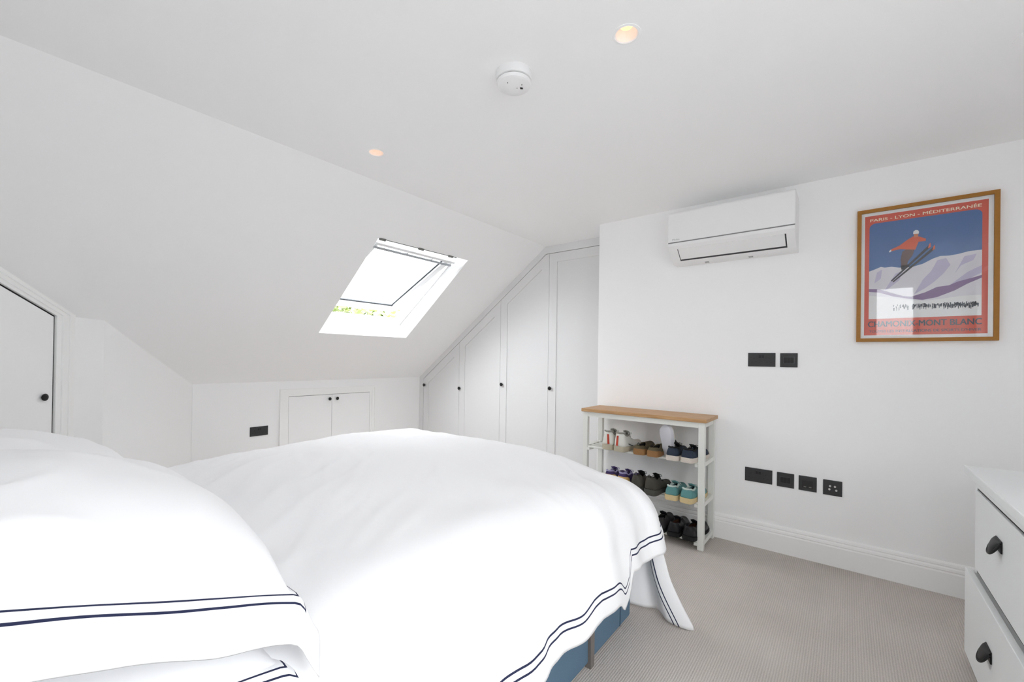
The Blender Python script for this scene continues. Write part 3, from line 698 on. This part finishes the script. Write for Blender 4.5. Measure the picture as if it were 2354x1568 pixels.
# ------------------------------------------------------------------ shoes
def ip(t, pts):
    for (a, x), (b, y) in zip(pts, pts[1:]):
        if t <= b:
            k = (t - a) / (b - a); k = k * k * (3 - 2 * k) if len(pts) > 2 else k
            return x + (y - x) * k
    return pts[-1][1]
TS = [0, .015, .05, .1, .17, .25, .33, .40, .46, .52, .60, .68, .76, .84, .91, .96, .99, 1.0]
WID = [(0, .50), (.02, .66), (.06, .78), (.15, .86), (.35, .80), (.52, .90), (.70, 1.0), (.84, .92), (.93, .68), (.98, .38), (1, .12)]
def shoe(name, label, group, pos, rotz, upper, sole, lining, L=.275, W=.050, hh=.085, sole_h=(.026, .020), mid=None, lace=None, counter=None, stripe=None,
         tongue=None, loop=None, pitch=0, low=False, roll=0, collar_pad=None, bow=True, sidemark=None):
    root = thing(name, label, 'shoe', pos, group, (pitch, roll, rotz))
    s0, s1 = sole_h
    def half(t): return W * ip(t, WID)
    def st(t): return ip(t, [(0, s0), (1, s1)])
    def spring(t): return .014 * max(0, (t - .72) / .28) ** 2
    vamp = .055 if low else .066
    def hgt(t): return ip(t, [(0, hh), (.06, hh), (.22, hh * .80), (.40, max(hh * .86, vamp + .004)), (.47, vamp + .008), (.62, vamp * .96), (.80, .050), (.95, .042), (1, st(1) + .006)])
    oe = .50
    def opn(t):
        if t > oe: return 0
        return half(t) * ip(t, [(0, .35), (.05, .62), (.2, .60), (.36, .52), (oe, .0)])
    K = 6
    def section(t, g=1.0, top=1.0):
        w, b, h, o = half(t) * g, st(t) + spring(t) - .002, hgt(t) + spring(t), opn(t)
        h = b + (h - b) * top
        pts = []
        for k in range(K + 1):
            a = PI / 2 * k / K
            if o > 0: x = o + (w - o) * math.cos(a) ** .9 * (1 + .06 * math.sin(2 * a)); z = b + (h - b) * (k / K) ** 1.0
            else: x = w * math.cos(a) ** .75; z = b + (h - b) * math.sin(a) ** .85
            if k == K and o <= 0: x = 0
            pts.append((x, z))
        return pts
    def shell(t0, t1, g=1.0, k1=K):
        bm = BM(); R = []
        for t in [q for q in TS if t0 - 1e-6 <= q <= t1 + 1e-6]:
            s = section(t, g); y = t * L if t > 0 else 0
            R.append(([bm.verts.new((-x, y - (g - 1) * .02, z)) for x, z in s[:k1 + 1]], [bm.verts.new((x, y - (g - 1) * .02, z)) for x, z in s[:k1 + 1]]))
        for (a, b), (c, d) in zip(R, R[1:]):
            for k in range(k1):
                bm.faces.new((a[k], a[k + 1], c[k + 1], c[k])); bm.faces.new((b[k], d[k], d[k + 1], b[k + 1]))
        a, b = R[0]
        for k in range(k1): bm.faces.new((a[k], b[k], b[k + 1], a[k + 1]))
        if t1 >= 1:
            a, b = R[-1]
            for k in range(k1): bm.faces.new((a[k], a[k + 1], b[k + 1], b[k]))
        bmesh.ops.remove_doubles(bm, verts=bm.verts, dist=.0002)
        return bm
    up = obj('upper', shell(0, 1), upper, root, True, True, angle=70)
    md = up.modifiers.new('thickness', 'SOLIDIFY'); md.thickness = .004; md.offset = -1
    # sole (one or two layers)
    def layer(a, b, g, nm, m, lb=None):
        bm = BM(); R = []
        for t in TS:
            w = half(t) * g + .003; y = -.004 + t * (L + .008); zz = spring(t)
            R.append([bm.verts.new(p) for p in ((-w * .94, y, zz + st(t) * a), (-w, y, zz + st(t) * (a + .25 * (b - a))), (-w, y, zz + st(t) * b), (w, y, zz + st(t) * b), (w, y, zz + st(t) * (a + .25 * (b - a))), (w * .94, y, zz + st(t) * a))])
        for A, B in zip(R, R[1:]):
            for k in range(6): bm.faces.new((A[k], A[(k + 1) % 6], B[(k + 1) % 6], B[k]))
        bm.faces.new(R[0]); bm.faces.new(R[-1][::-1])
        return obj(nm, bm, m, root, True, True, angle=45, label=lb)
    if mid: layer(0, .35, 1.0, 'outsole', mid); layer(.35, 1.0, 1.04, 'sole', sole)
    else: layer(0, 1.0, 1.02, 'sole', sole)
    # lining: dark cup inside the opening
    bm = BM(); R = []
    for t in (.012, .05, .1, .17, .25, .33, .40, .46, .495):
        o = max(opn(t) * .96, .001); h = hgt(t) - .004; b = st(t) + .012
        R.append([bm.verts.new(p) for p in ((-o, t * L + .004, h), (-o * 1.1, t * L + .004, b), (o * 1.1, t * L + .004, b), (o, t * L + .004, h))])
    for A, B in zip(R, R[1:]):
        for k in range(3): bm.faces.new((A[k], A[k + 1], B[k + 1], B[k]))
    bm.faces.new(R[0]); bm.faces.new(R[-1])
    obj('lining', bm, lining, root, True)
    if counter: obj('heel_counter', shell(0, .17, 1.05, counter[1]), counter[0], root, True, True, angle=70)
    if stripe:
        bm = BM(); zb, zt2 = st(0) + .004, hh * .97; x = stripe[1]
        ins = (half(0) * .25)
        prism(bm, [(x - .0072, -.0025, zb), (x + .0072, -.0025, zb), (x * .5 + .0072, .0005, zt2), (x * .5 - .0072, .0005, zt2)], [(x - .0072, .006, zb), (x + .0072, .006, zb), (x * .5 + .0072, .008, zt2), (x * .5 - .0072, .008, zt2)])
        obj('heel_stripe', bm, stripe[0], root, True, label='red strip up the heel')
    if sidemark:
        for sd_ in (-1, 1):
            bm = BM(); tube(bm, [(sd_ * (half(.2) + .0005), .2 * L, .05), (sd_ * (half(.33) + .001), .33 * L, .038), (sd_ * (half(.42) + .001), .42 * L, .030)], .0026, 6); obj('side_mark', bm, sidemark, root, True)
    if tongue:
        bm = BM(); R = []
        for (t, z, w) in ((.56, hgt(.56) + .001, .016), (.47, hgt(.47) + .006, .019), (.40, hgt(.40) + .014, .021), (.345, hgt(.36) + .028, .020)):
            R.append([bm.verts.new(p) for p in ((-w, t * L, z - .004), (0, t * L - .002, z + .002), (w, t * L, z - .004))])
        for A, B in zip(R, R[1:]):
            for k in range(2): bm.faces.new((A[k], A[k + 1], B[k + 1], B[k]))
        o = obj('tongue', bm, tongue, root, True, True, angle=180); md = o.modifiers.new('thickness', 'SOLIDIFY'); md.thickness = .004
    if collar_pad:
        bm = BM(); tube(bm, [(opn(t) * s_, t * L + .002, hgt(t) + .002) for s_, ts in ((-1, (.40, .33, .25, .17, .1, .05, .0)), (1, (.0, .05, .1, .17, .25, .33, .40))) for t in ts], .0055, 8); obj('collar', bm, collar_pad, root, True, True)
    if lace:
        bm = BM()
        for i, t in enumerate((.44, .48, .53, .58)):
            h = hgt(t) + .006 - .004 * i / 3; w = .020
            tube(bm, [(-w, t * L, h - .006), (0, t * L - .004, h + .003), (w, (t + .02) * L, h - .005)], .0022, 6)
            tube(bm, [(w, t * L, h - .006), (0, t * L - .003, h + .004), (-w, (t + .02) * L, h - .005)], .0022, 6)
        t = .42; h = hgt(t) + .010
        if bow:
            for s_ in (-1, 1):
                tube(bm, [(0, t * L, h), (s_ * .014, t * L - .010, h + .014), (s_ * .030, t * L - .004, h + .010), (s_ * .026, t * L + .010, h - .002), (0, t * L + .004, h)], .0019, 6)
                tube(bm, [(0, t * L, h), (s_ * .016, t * L - .016, h + .006), (s_ * .03, t * L - .018, h - .012)], .0019, 6)
        obj('laces', bm, lace, root, True, True)
    if loop:
        bm = BM(); z = hh; tube(bm, [(-.008, .004, z - .012), (-.009, -.002, z + .008), (0, -.003, z + .018), (.009, -.002, z + .008), (.008, .004, z - .012)], .0022, 6); obj('pull_loop', bm, loop, root, True, True)
    return root
C = lambda n, rgb, rough=.75, **k: mat(n, rgb, rough, bump=.15, bscale=240, **k)
WHITE = C('white_leather', (214, 213, 206), .5); OFFW = C('worn_sole', (178, 170, 150)); DARKIN = C('dark_lining', (34, 33, 32)); REDT = C('red_tape', (178, 66, 48)); GREYF = C('grey_foam', (140, 138, 130))
OLIVE = C('olive_canvas', (84, 76, 56)); TAN = C('tan_sole', (142, 104, 66)); NAVY = C('navy_suede', (42, 52, 66)); PALE = C('pale_sole', (205, 196, 186)); BLK = C('black_fabric', (24, 24, 25))
PURP = C('purple_mesh', (66, 52, 96)); GOLD = C('gold_foil', (206, 172, 112), .35); LILAC = C('lilac_lace', (150, 144, 178)); GRY = C('dark_grey_knit', (70, 67, 60)); GRY2 = C('grey_sole', (74, 74, 70))
TEAL = C('teal_suede', (92, 140, 140)); CREAM = C('cream_sole', (204, 184, 140)); WLACE = C('white_lace', (205, 205, 200)); BLEA = C('black_leather', (30, 30, 33), .35); BROWN = C('brown_lining', (74, 44, 26)); OFFS = C('white_rubber', (206, 206, 212), .5); MINT = C('pale_mint_lace', (186, 200, 194))
G1, G2, G3 = 'shoes on the top shelf', 'shoes on the middle shelf', 'shoes on the bottom shelf'
z1, z2, z3 = SH; R0 = -PI / 2                     # toes towards the wall (+x)
def at(y, z, turn=0, x=2.655): return ((x, y, z), R0 + math.radians(turn))
def put(y, z, turn, x, *a, **k): pass
p_, a_ = at(1.275, z1, 0, 2.668); shoe('trainer', 'white trainer with red heel strip, left of its pair on the top shelf', G1, p_, a_, WHITE, OFFW, DARKIN, hh=.122, W=.049, sole_h=(.034, .022), stripe=(REDT, .010), tongue=GREYF, collar_pad=GREYF, lace=WLACE, loop=None, sidemark=NAVY)
p_, a_ = at(1.187, z1, -6, 2.655); shoe('trainer', 'white trainer with red heel strip, right of its pair, next to the olive slippers', G1, p_, a_, WHITE, OFFW, DARKIN, hh=.122, W=.050, sole_h=(.034, .022), stripe=(REDT, -.012), tongue=GREYF, collar_pad=GREYF, lace=WLACE, sidemark=NAVY)
for y, tr, lb in ((1.050, 4, 'olive slip-on shoe with tan heel, beside the white trainers'), (.962, 0, 'olive slip-on shoe with tan heel, beside the upright white shoe')):
    p_, a_ = at(y, z1, tr, 2.655); shoe('slip_on_shoe', lb, G1, p_, a_, OLIVE, TAN, DARKIN, hh=.060, W=.046, sole_h=(.030, .016), low=True, loop=BLK, counter=(TAN, 2))
shoe('canvas_shoe', 'white shoe standing upright on its heel, showing its pale sole, on top shelf', G1, (2.742, .893, z1 + .006), PI / 2 - .45, WHITE, OFFS, DARKIN, L=.190, hh=.062, W=.047, sole_h=(.022, .020), low=True, tongue=BLK, pitch=math.radians(80))
for y, tr, lb in ((.836, 2, 'navy sneaker with white sole, left of its pair on the top shelf'), (.752, -8, 'navy sneaker with white sole at right end of the top shelf')):
    p_, a_ = at(y, z1, tr, 2.640); shoe('sneaker', lb, G1, p_, a_, NAVY, PALE, BLK, hh=.078, W=.046, sole_h=(.030, .024), tongue=BLK, lace=BLK, collar_pad=BLK)
for y, tr, lb in ((1.256, 3, 'purple running shoe with gold heel, furthest left on the middle shelf'), (1.166, -3, 'purple running shoe with gold heel, beside the dark grey trainers')):
    p_, a_ = at(y, z2, tr, 2.660); shoe('running_shoe', lb, G2, p_, a_, PURP, C('purple_sole', (88, 62, 112)), DARKIN, hh=.098, W=.046, sole_h=(.040, .024), counter=(GOLD, 4), lace=LILAC, tongue=PURP, collar_pad=LILAC)
for y, tr, lb in ((1.058, 2, 'dark grey trainer, left of its pair in the middle shelf centre'), (.972, -5, 'dark grey trainer, beside the teal trainers on the middle shelf')):
    p_, a_ = at(y, z2, tr, 2.640); shoe('trainer', lb, G2, p_, a_, GRY, GRY2, BLK, hh=.112, W=.049, sole_h=(.036, .024), lace=BLK, tongue=BLK, loop=BLK)
for y, tr, lb in ((.838, 2, 'teal trainer with cream sole and white laces, left of its pair'), (.752, -6, 'teal trainer with cream sole at right end of the middle shelf')):
    p_, a_ = at(y, z2, tr, 2.635); shoe('trainer', lb, G2, p_, a_, TEAL, CREAM, BLK, hh=.082, W=.046, sole_h=(.032, .022), lace=MINT, tongue=TEAL, collar_pad=MINT)
p_, a_ = at(.925, z3, 3, 2.68); shoe('dress_shoe', 'dark shoe half hidden behind the duvet, left on the bottom shelf', G3, p_, a_, C('charcoal_suede', (52, 50, 50)), BLEA, BLK, hh=.092, W=.046, sole_h=(.022, .014), tongue=BLK)
for y, tr, lb in ((.832, 2, 'black leather shoe with brown lining, middle one on the bottom shelf'), (.744, -5, 'black leather shoe with brown lining at right end of bottom shelf')):
    p_, a_ = at(y, z3, tr, 2.668); shoe('dress_shoe', lb, G3, p_, a_, BLEA, BLK, BROWN, hh=.086, W=.047, sole_h=(.026, .014), tongue=BLEA, lace=BLK, bow=False)

# ------------------------------------------------------------------ bed
BX0, BX1, BY0, BY1 = -.20, 1.80, .738, 2.24
bd = thing('bed', 'double bed with a blue upholstered divan base under white bedding', 'bed', ((BX0 + BX1) / 2, (BY0 + BY1) / 2, 0))
bm = BM(); box(bm, (BX0, BY0, .012), (1.425, BY1, .34)); obj('divan_base', bm, BLUE, bd, bevel=.012)
bm = BM(); box(bm, (1.432, BY0, .012), (BX1, BY1, .34)); obj('divan_base', bm, BLUE, bd, bevel=.012)
bm = BM(); box(bm, (1.30 + .385, BY0 - .0025, .02), (1.30 + .388, BY0 + .01, .335)); obj('seam', bm, mat('seam_blue', (50, 72, 92), .8), bd)
bm = BM(); box(bm, (1.424, BY0 + .012, .012), (1.433, BY1 - .02, .338)); obj('divan_gap_shade', bm, SHADOWGAP, bd)  # dark filler painted as the shade between the divan halves
bm = BM(); hexa(bm, [(1.409, BY0 - .012, .0), (1.436, BY0 - .012, .0), (1.436, BY0 + .012, .0), (1.409, BY0 + .012, .0), (1.402, BY0 - .012, .26), (1.438, BY0 - .012, .26), (1.438, BY0 + .012, .26), (1.402, BY0 + .012, .26)])
obj('connecting_bar', bm, mat('bar_taupe', (112, 106, 102), .5), bd, label='grey bar joining the two divan halves')
bm = BM(); box(bm, (BX0, BY0 + .01, .34), (BX1 - .01, BY1 - .01, .56)); obj('mattress', bm, mat('mattress_white', (236, 236, 236), .9), bd, bevel=.03)
bm = BM(); box(bm, (XL + .02, BY0 - .03, .012), (BX0, BY1 + .03, .90)); obj('headboard', bm, BLUE, bd, bevel=.02)

# duvet: top sheet of cloth, draped
def nz(x, y, z=0): return noise.noise(Vector((x, y, z)))
def ridged(x, y, z=0): return 1 - abs(nz(x, y, z)) * 2
CXF, CYN, CYF = 1.69, .83, 2.14        # core rectangle (foot, near, far)
DR = .20                              # fold radius
def duvet_top(x, y):
    z = .680 + .022 * math.exp(-((x - 1.15) / .55) ** 2 - ((y - 1.65) / .6) ** 2)
    z += .018 * nz(x * 1.7 + 3, y * 1.7) + .008 * nz(x * 4, y * 4, 2)
    z -= .05 * max(0, (.75 - x) / .5) ** 1.5                                   # sinks towards the pillows
    z -= .055 * math.exp(-((x - 1.74) / .24) ** 2 - ((y - .76) / .24) ** 2) - .012 * math.exp(-((x - 1.72) / .25) ** 2 - ((y - 1.3) / .3) ** 2)
    c, s = math.cos(.6), math.sin(.6)
    z += .0035 * ridged((x * c + y * s) * 2.2, (-x * s + y * c) * 7, 4) ** 3
    z += .0025 * ridged((x * s + y * c) * 2.0, (x * c - y * s) * 9, 9) ** 3
    return z
bm = BM(); uvl = bm.loops.layers.uv.new('UVMap')
DXI = [.29 + (CXF - .29) * i / 100 for i in range(101)]; NS = 40; DMAX = .60
xs = DXI + [CXF + DMAX * (i + 1) / NS for i in range(NS)]
ys = [CYN - DMAX * (NS - i) / NS for i in range(NS)] + [CYN + (CYF - CYN) * i / 88 for i in range(89)] + [CYF + DMAX * (i + 1) / NS for i in range(NS)]
grid = []
for x in xs:
    row = []
    for y in ys:
        px_, qx = min(x, CXF), max(0, x - CXF)
        py_ = min(max(y, CYN), CYF); qy = y - py_
        d = max(qx, abs(qy)); 
        if d <= 0:
            row.append(((px_, py_, duvet_top(px_, py_)), 1.0)); continue
        h = math.hypot(qx, qy); ux, uy = qx / h, qy / h
        # position along the boundary
        ang = math.atan2(ux, abs(uy)) 
        sb = px_ * 1.0 + ang * .35 + (0 if qx == 0 else (py_ - CYN))
        cn = math.sin(2 * ang) if uy < 0 else 0
        stp = min(1, max(0, (sb - 1.475) / .05)); stp = stp * stp * (3 - 2 * stp)
        Lh = .485 + .016 * nz(sb * 3.1, 5) + .006 * nz(sb * 8, 9) - .02 * cn + .045 * math.exp(-((sb - 1.44) / .04) ** 2) - .075 * stp
        if uy > 0: Lh = .50
        dd = d / DMAX * Lh
        a = min(dd / DR, PI / 2)
        out = DR * math.sin(a); drop = DR * (1 - math.cos(a)); rest = max(0, dd - DR * PI / 2)
        drop += rest * .985
        fold = (nz(sb * 6.5, rest * 1.2, 1) * .030 + nz(sb * 15, rest * 2, 7) * .010) * min(1, dd / .30) ** 1.5
        bell = .035 * math.sin(min(1, rest / .36) * PI) 
        out += fold + bell - .01 * rest + .055 * cn * min(1, dd / .35)
        out = max(out, .072 + .0 * rest) if rest > .02 else out
        z = duvet_top(px_, py_) - drop
        row.append(((px_ + ux * out, py_ + uy * out, max(z, .02)), Lh - dd))
    grid.append(row)
vv = [[bm.verts.new(p) for p, d in row] for row in grid]; hd = {}
for rv, row in zip(vv, grid):
    for v, (p, d) in zip(rv, row): hd[v] = d
for i in range(len(xs) - 1):
    for j in range(len(ys) - 1):
        fc = bm.faces.new((vv[i][j], vv[i + 1][j], vv[i + 1][j + 1], vv[i][j + 1]))
        for lp in fc.loops: lp[uvl].uv = (hd[lp.vert], 0)
duv = obj('duvet', bm, DUVETM, None, smooth=True, angle=180)
md = duv.modifiers.new('thickness', 'SOLIDIFY'); md.thickness = .006; md.offset = -1
tag(duv, 'puffy white duvet with double navy edge lines draped over the bed', 'duvet')
# open underside of the cover, hanging to the carpet at the foot corner
def spline(P, n):
    P = [Vector(p) for p in P]; out = []
    for i in range(n):
        t = i / (n - 1) * (len(P) - 1); k = min(int(t), len(P) - 2); u = t - k
        a, b, c, d = P[max(k - 1, 0)], P[k], P[k + 1], P[min(k + 2, len(P) - 1)]
        out.append(.5 * ((2 * b) + (-a + c) * u + (2 * a - 5 * b + 4 * c - d) * u * u + (-a + 3 * b - 3 * c + d) * u ** 3))
    return out
topc = spline([(1.835, 1.00, .36), (1.825, .88, .36), (1.822, .78, .36), (1.850, .735, .36), (1.862, .70, .36), (1.835, .665, .36), (1.868, .640, .36), (1.895, .690, .36), (1.90, .80, .36), (1.90, .95, .36)], 90)
botc = spline([(1.85, 1.00, .05), (1.85, .88, .045), (1.848, .78, .035), (1.880, .715, .022), (1.915, .660, .014), (1.858, .590, .012), (1.885, .497, .004), (1.935, .570, .05), (1.955, .70, .09), (1.955, .95, .12)], 90)
TIP = 89 * 6 / 9
bm = BM(); uvl = bm.loops.layers.uv.new('UVMap'); G = []; hd = {}; tipline = None
for i, (a, b) in enumerate(zip(topc, botc)):
    row = []
    for j in range(25):
        k = j / 24; p = a.lerp(b, k); sw = math.sin(k * PI)
        p = p + Vector((.008 * nz(i * .10, k * 2, 3) * sw - .010 * sw, .008 * nz(i * .08, k * 3, 8) * sw + .014 * sw, 0))
        row.append(bm.verts.new(p))
    G.append(row)
def arc_to_tip(i, j):
    lo, hi = sorted((i, int(round(TIP)))); return sum((G[q][j].co - G[q + 1][j].co).length for q in range(lo, hi))
for i, row in enumerate(G):
    for j, v in enumerate(row): hd[v] = arc_to_tip(i, j)
for A, B in zip(G, G[1:]):
    for j in range(24):
        fc = bm.faces.new((A[j], B[j], B[j + 1], A[j + 1]))
        for lp in fc.loops: lp[uvl].uv = (hd[lp.vert], 0)
fl = obj('duvet_flap', bm, DUVETM, duv, smooth=True, angle=180, label='loose corner of the cover trailing on the carpet')
md = fl.modifiers.new('thickness', 'SOLIDIFY'); md.thickness = .003

# pillows
def pillow(label, c, tilt, group, L=.64, Wd=.44, T=.25, fl_=.085, hang=(60, 45), seed=0, yaw=0, under=.6):
    """local a across (towards the foot), b along the bed width; a flat flange with the stripes runs round the edge"""
    A, B = Wd / 2, L / 2; TA, TB = A + fl_, B + fl_
    na, nb = 46, 60
    def params(n, core, tot):
        p = [core * math.sin(PI / 2 * (2 * i / n - 1)) for i in range(n + 1)]
        ex = [core + (tot - core) * k / 8 for k in range(1, 9)]
        return [-e for e in ex[::-1]] + p + ex
    pa, pb = params(na, A, TA), params(nb, B, TB)
    bm = BM(); uvl = bm.loops.layers.uv.new('UVMap'); hd = {}
    M = Matrix.Translation(c) @ Matrix.Rotation(yaw, 4, 'Z') @ Matrix.Rotation(tilt, 4, 'Y')
    def bend(s, deg):
        """flange strip of length s that curls down to the given angle"""
        th = math.radians(deg); r_ = .03
        l = r_ * th
        if s < l: return r_ * math.sin(s / r_), -r_ * (1 - math.cos(s / r_))
        return r_ * math.sin(th) + (s - l) * math.cos(th), -r_ * (1 - math.cos(th)) - (s - l) * math.sin(th)
    Gs = []
    for sgn in (1, -1):
        G = []
        for a in pa:
            row = []
            for b in pb:
                ia, ib = max(0, 1 - abs(a / A) ** 2.4), max(0, 1 - abs(b / B) ** 2.8)
                h = T / 2 * (ia ** .56) * (ib ** .5) * (1 if sgn > 0 else under)
                if sgn > 0: h += (.007 * nz(a * 7, b * 7, seed) + .007 * ridged(a * 3 + b * 5, b * 3 - a * 4, seed) ** 3) * min(1, ia * ib * 6)
                h = max(h, .0015)
                x, y, z = max(-A, min(A, a)), max(-B, min(B, b)), sgn * h
                if a > A: q = bend(a - A, hang[1]); x += q[0]; z += q[1]
                elif a < -A: x = a
                if b < -B: q = bend(-b - B, hang[0]); y -= q[0]; z += q[1]
                elif b > B: y = b
                fe = max(0, a - A) + max(0, -b - B)
                w_ = nz(a * 9, b * 9, seed + 5) * min(1, fe * 14)
                z += .009 * w_; y += .007 * w_ * (b < -B)
                # edges draw in a little between the corners
                x *= 1 - .03 * (1 - (b / TB) ** 2) * (a / TA) ** 2; y *= 1 - .025 * (1 - (a / TA) ** 2) * (b / TB) ** 2
                p = M @ Vector((x, y, z))
                if p.z < .566: p.z = .566
                p.x = max(p.x, BX0 + .004 + .003 * sgn)
                v = bm.verts.new(p); hd[v] = (TA - abs(a), TB - abs(b)); row.append(v)
            G.append(row)
        Gs.append(G)
    for G, sgn in zip(Gs, (1, -1)):
        for i in range(len(pa) - 1):
            for j in range(len(pb) - 1):
                q = (G[i][j], G[i + 1][j], G[i + 1][j + 1], G[i][j + 1]); fc = bm.faces.new(q if sgn > 0 else q[::-1])
                for lp in fc.loops: lp[uvl].uv = hd[lp.vert]
    t, u = Gs
    n, m = len(pa) - 1, len(pb) - 1
    for i in range(n):
        for j in (0, m):
            fc = bm.faces.new((t[i][j], t[i + 1][j], u[i + 1][j], u[i][j]))
            for lp in fc.loops: lp[uvl].uv = hd[lp.vert]
    for j in range(m):
        for i in (0, n):
            fc = bm.faces.new((t[i][j], t[i][j + 1], u[i][j + 1], u[i][j]))
            for lp in fc.loops: lp[uvl].uv = hd[lp.vert]
    return tag(obj('pillow', bm, PILLOWM, None, smooth=True, angle=180), label, 'pillow', group)
PG = 'pillows at the head of the bed'
pillow('white pillow with double navy border, upper one of the nearest stack', (.125, 1.04, .812), math.radians(20), PG, seed=1)
pillow('white pillow with navy border, lower one of the nearest stack, at the bottom edge', (.10, 1.05, .655), math.radians(9), PG, T=.13, hang=(30, 25), seed=4, under=.9)
pillow('white pillow on the far side of the bed, upper one beyond the near stack', (.11, 1.84, .780), math.radians(18), PG, L=.60, T=.22, seed=8)
pillow('white pillow on the far side of the bed, lower one beneath the other', (.08, 1.84, .650), math.radians(9), PG, L=.60, T=.13, hang=(30, 25), seed=12, under=.9)

# ------------------------------------------------------------------ tree outside the roof window
tr = thing('garden_tree', 'sunlit green tree seen through the gap under the open roof window', 'tree', (4.9, 9.6, -5.5))
bm = BM(); tube(bm, [(4.9, 9.6, -5.5), (4.95, 9.65, -2.5), (4.9, 9.6, .6)], [.28, .22, .10], 10); obj('trunk', bm, mat('bark', (92, 78, 62), .9, bump=.5, bscale=20), tr)
rnd = random.Random(5); bm = BM()
for i in range(14000):
    while True:
        d = Vector((rnd.uniform(-1, 1), rnd.uniform(-1, 1), rnd.uniform(-1, 1))); q_ = (abs(d.x) ** 3 + abs(d.y) ** 3 + abs(d.z) ** 3) ** (1 / 3)
        if .55 < q_ < 1: break
    lump = 1 + .10 * nz(d.x * 4, d.y * 4, d.z * 4)
    p = Vector((4.6 + d.x * 4.2 * lump, 9.6 + d.y * 2.0 * lump, .42 + d.z * 2.05 * lump)); s_ = rnd.uniform(.07, .13)
    a = Vector((rnd.uniform(-1, 1), rnd.uniform(-1, 1), rnd.uniform(-1, 1))).normalized(); b = a.orthogonal().normalized()
    bm.faces.new([bm.verts.new(q) for q in (p - a * s_, p + b * s_ * .5, p + a * s_, p - b * s_ * .5)])
o = obj('foliage', bm, mat('leaf_green', (70, 84, 20), .6, var=.35, bscale=3), tr); o['kind'] = 'stuff'
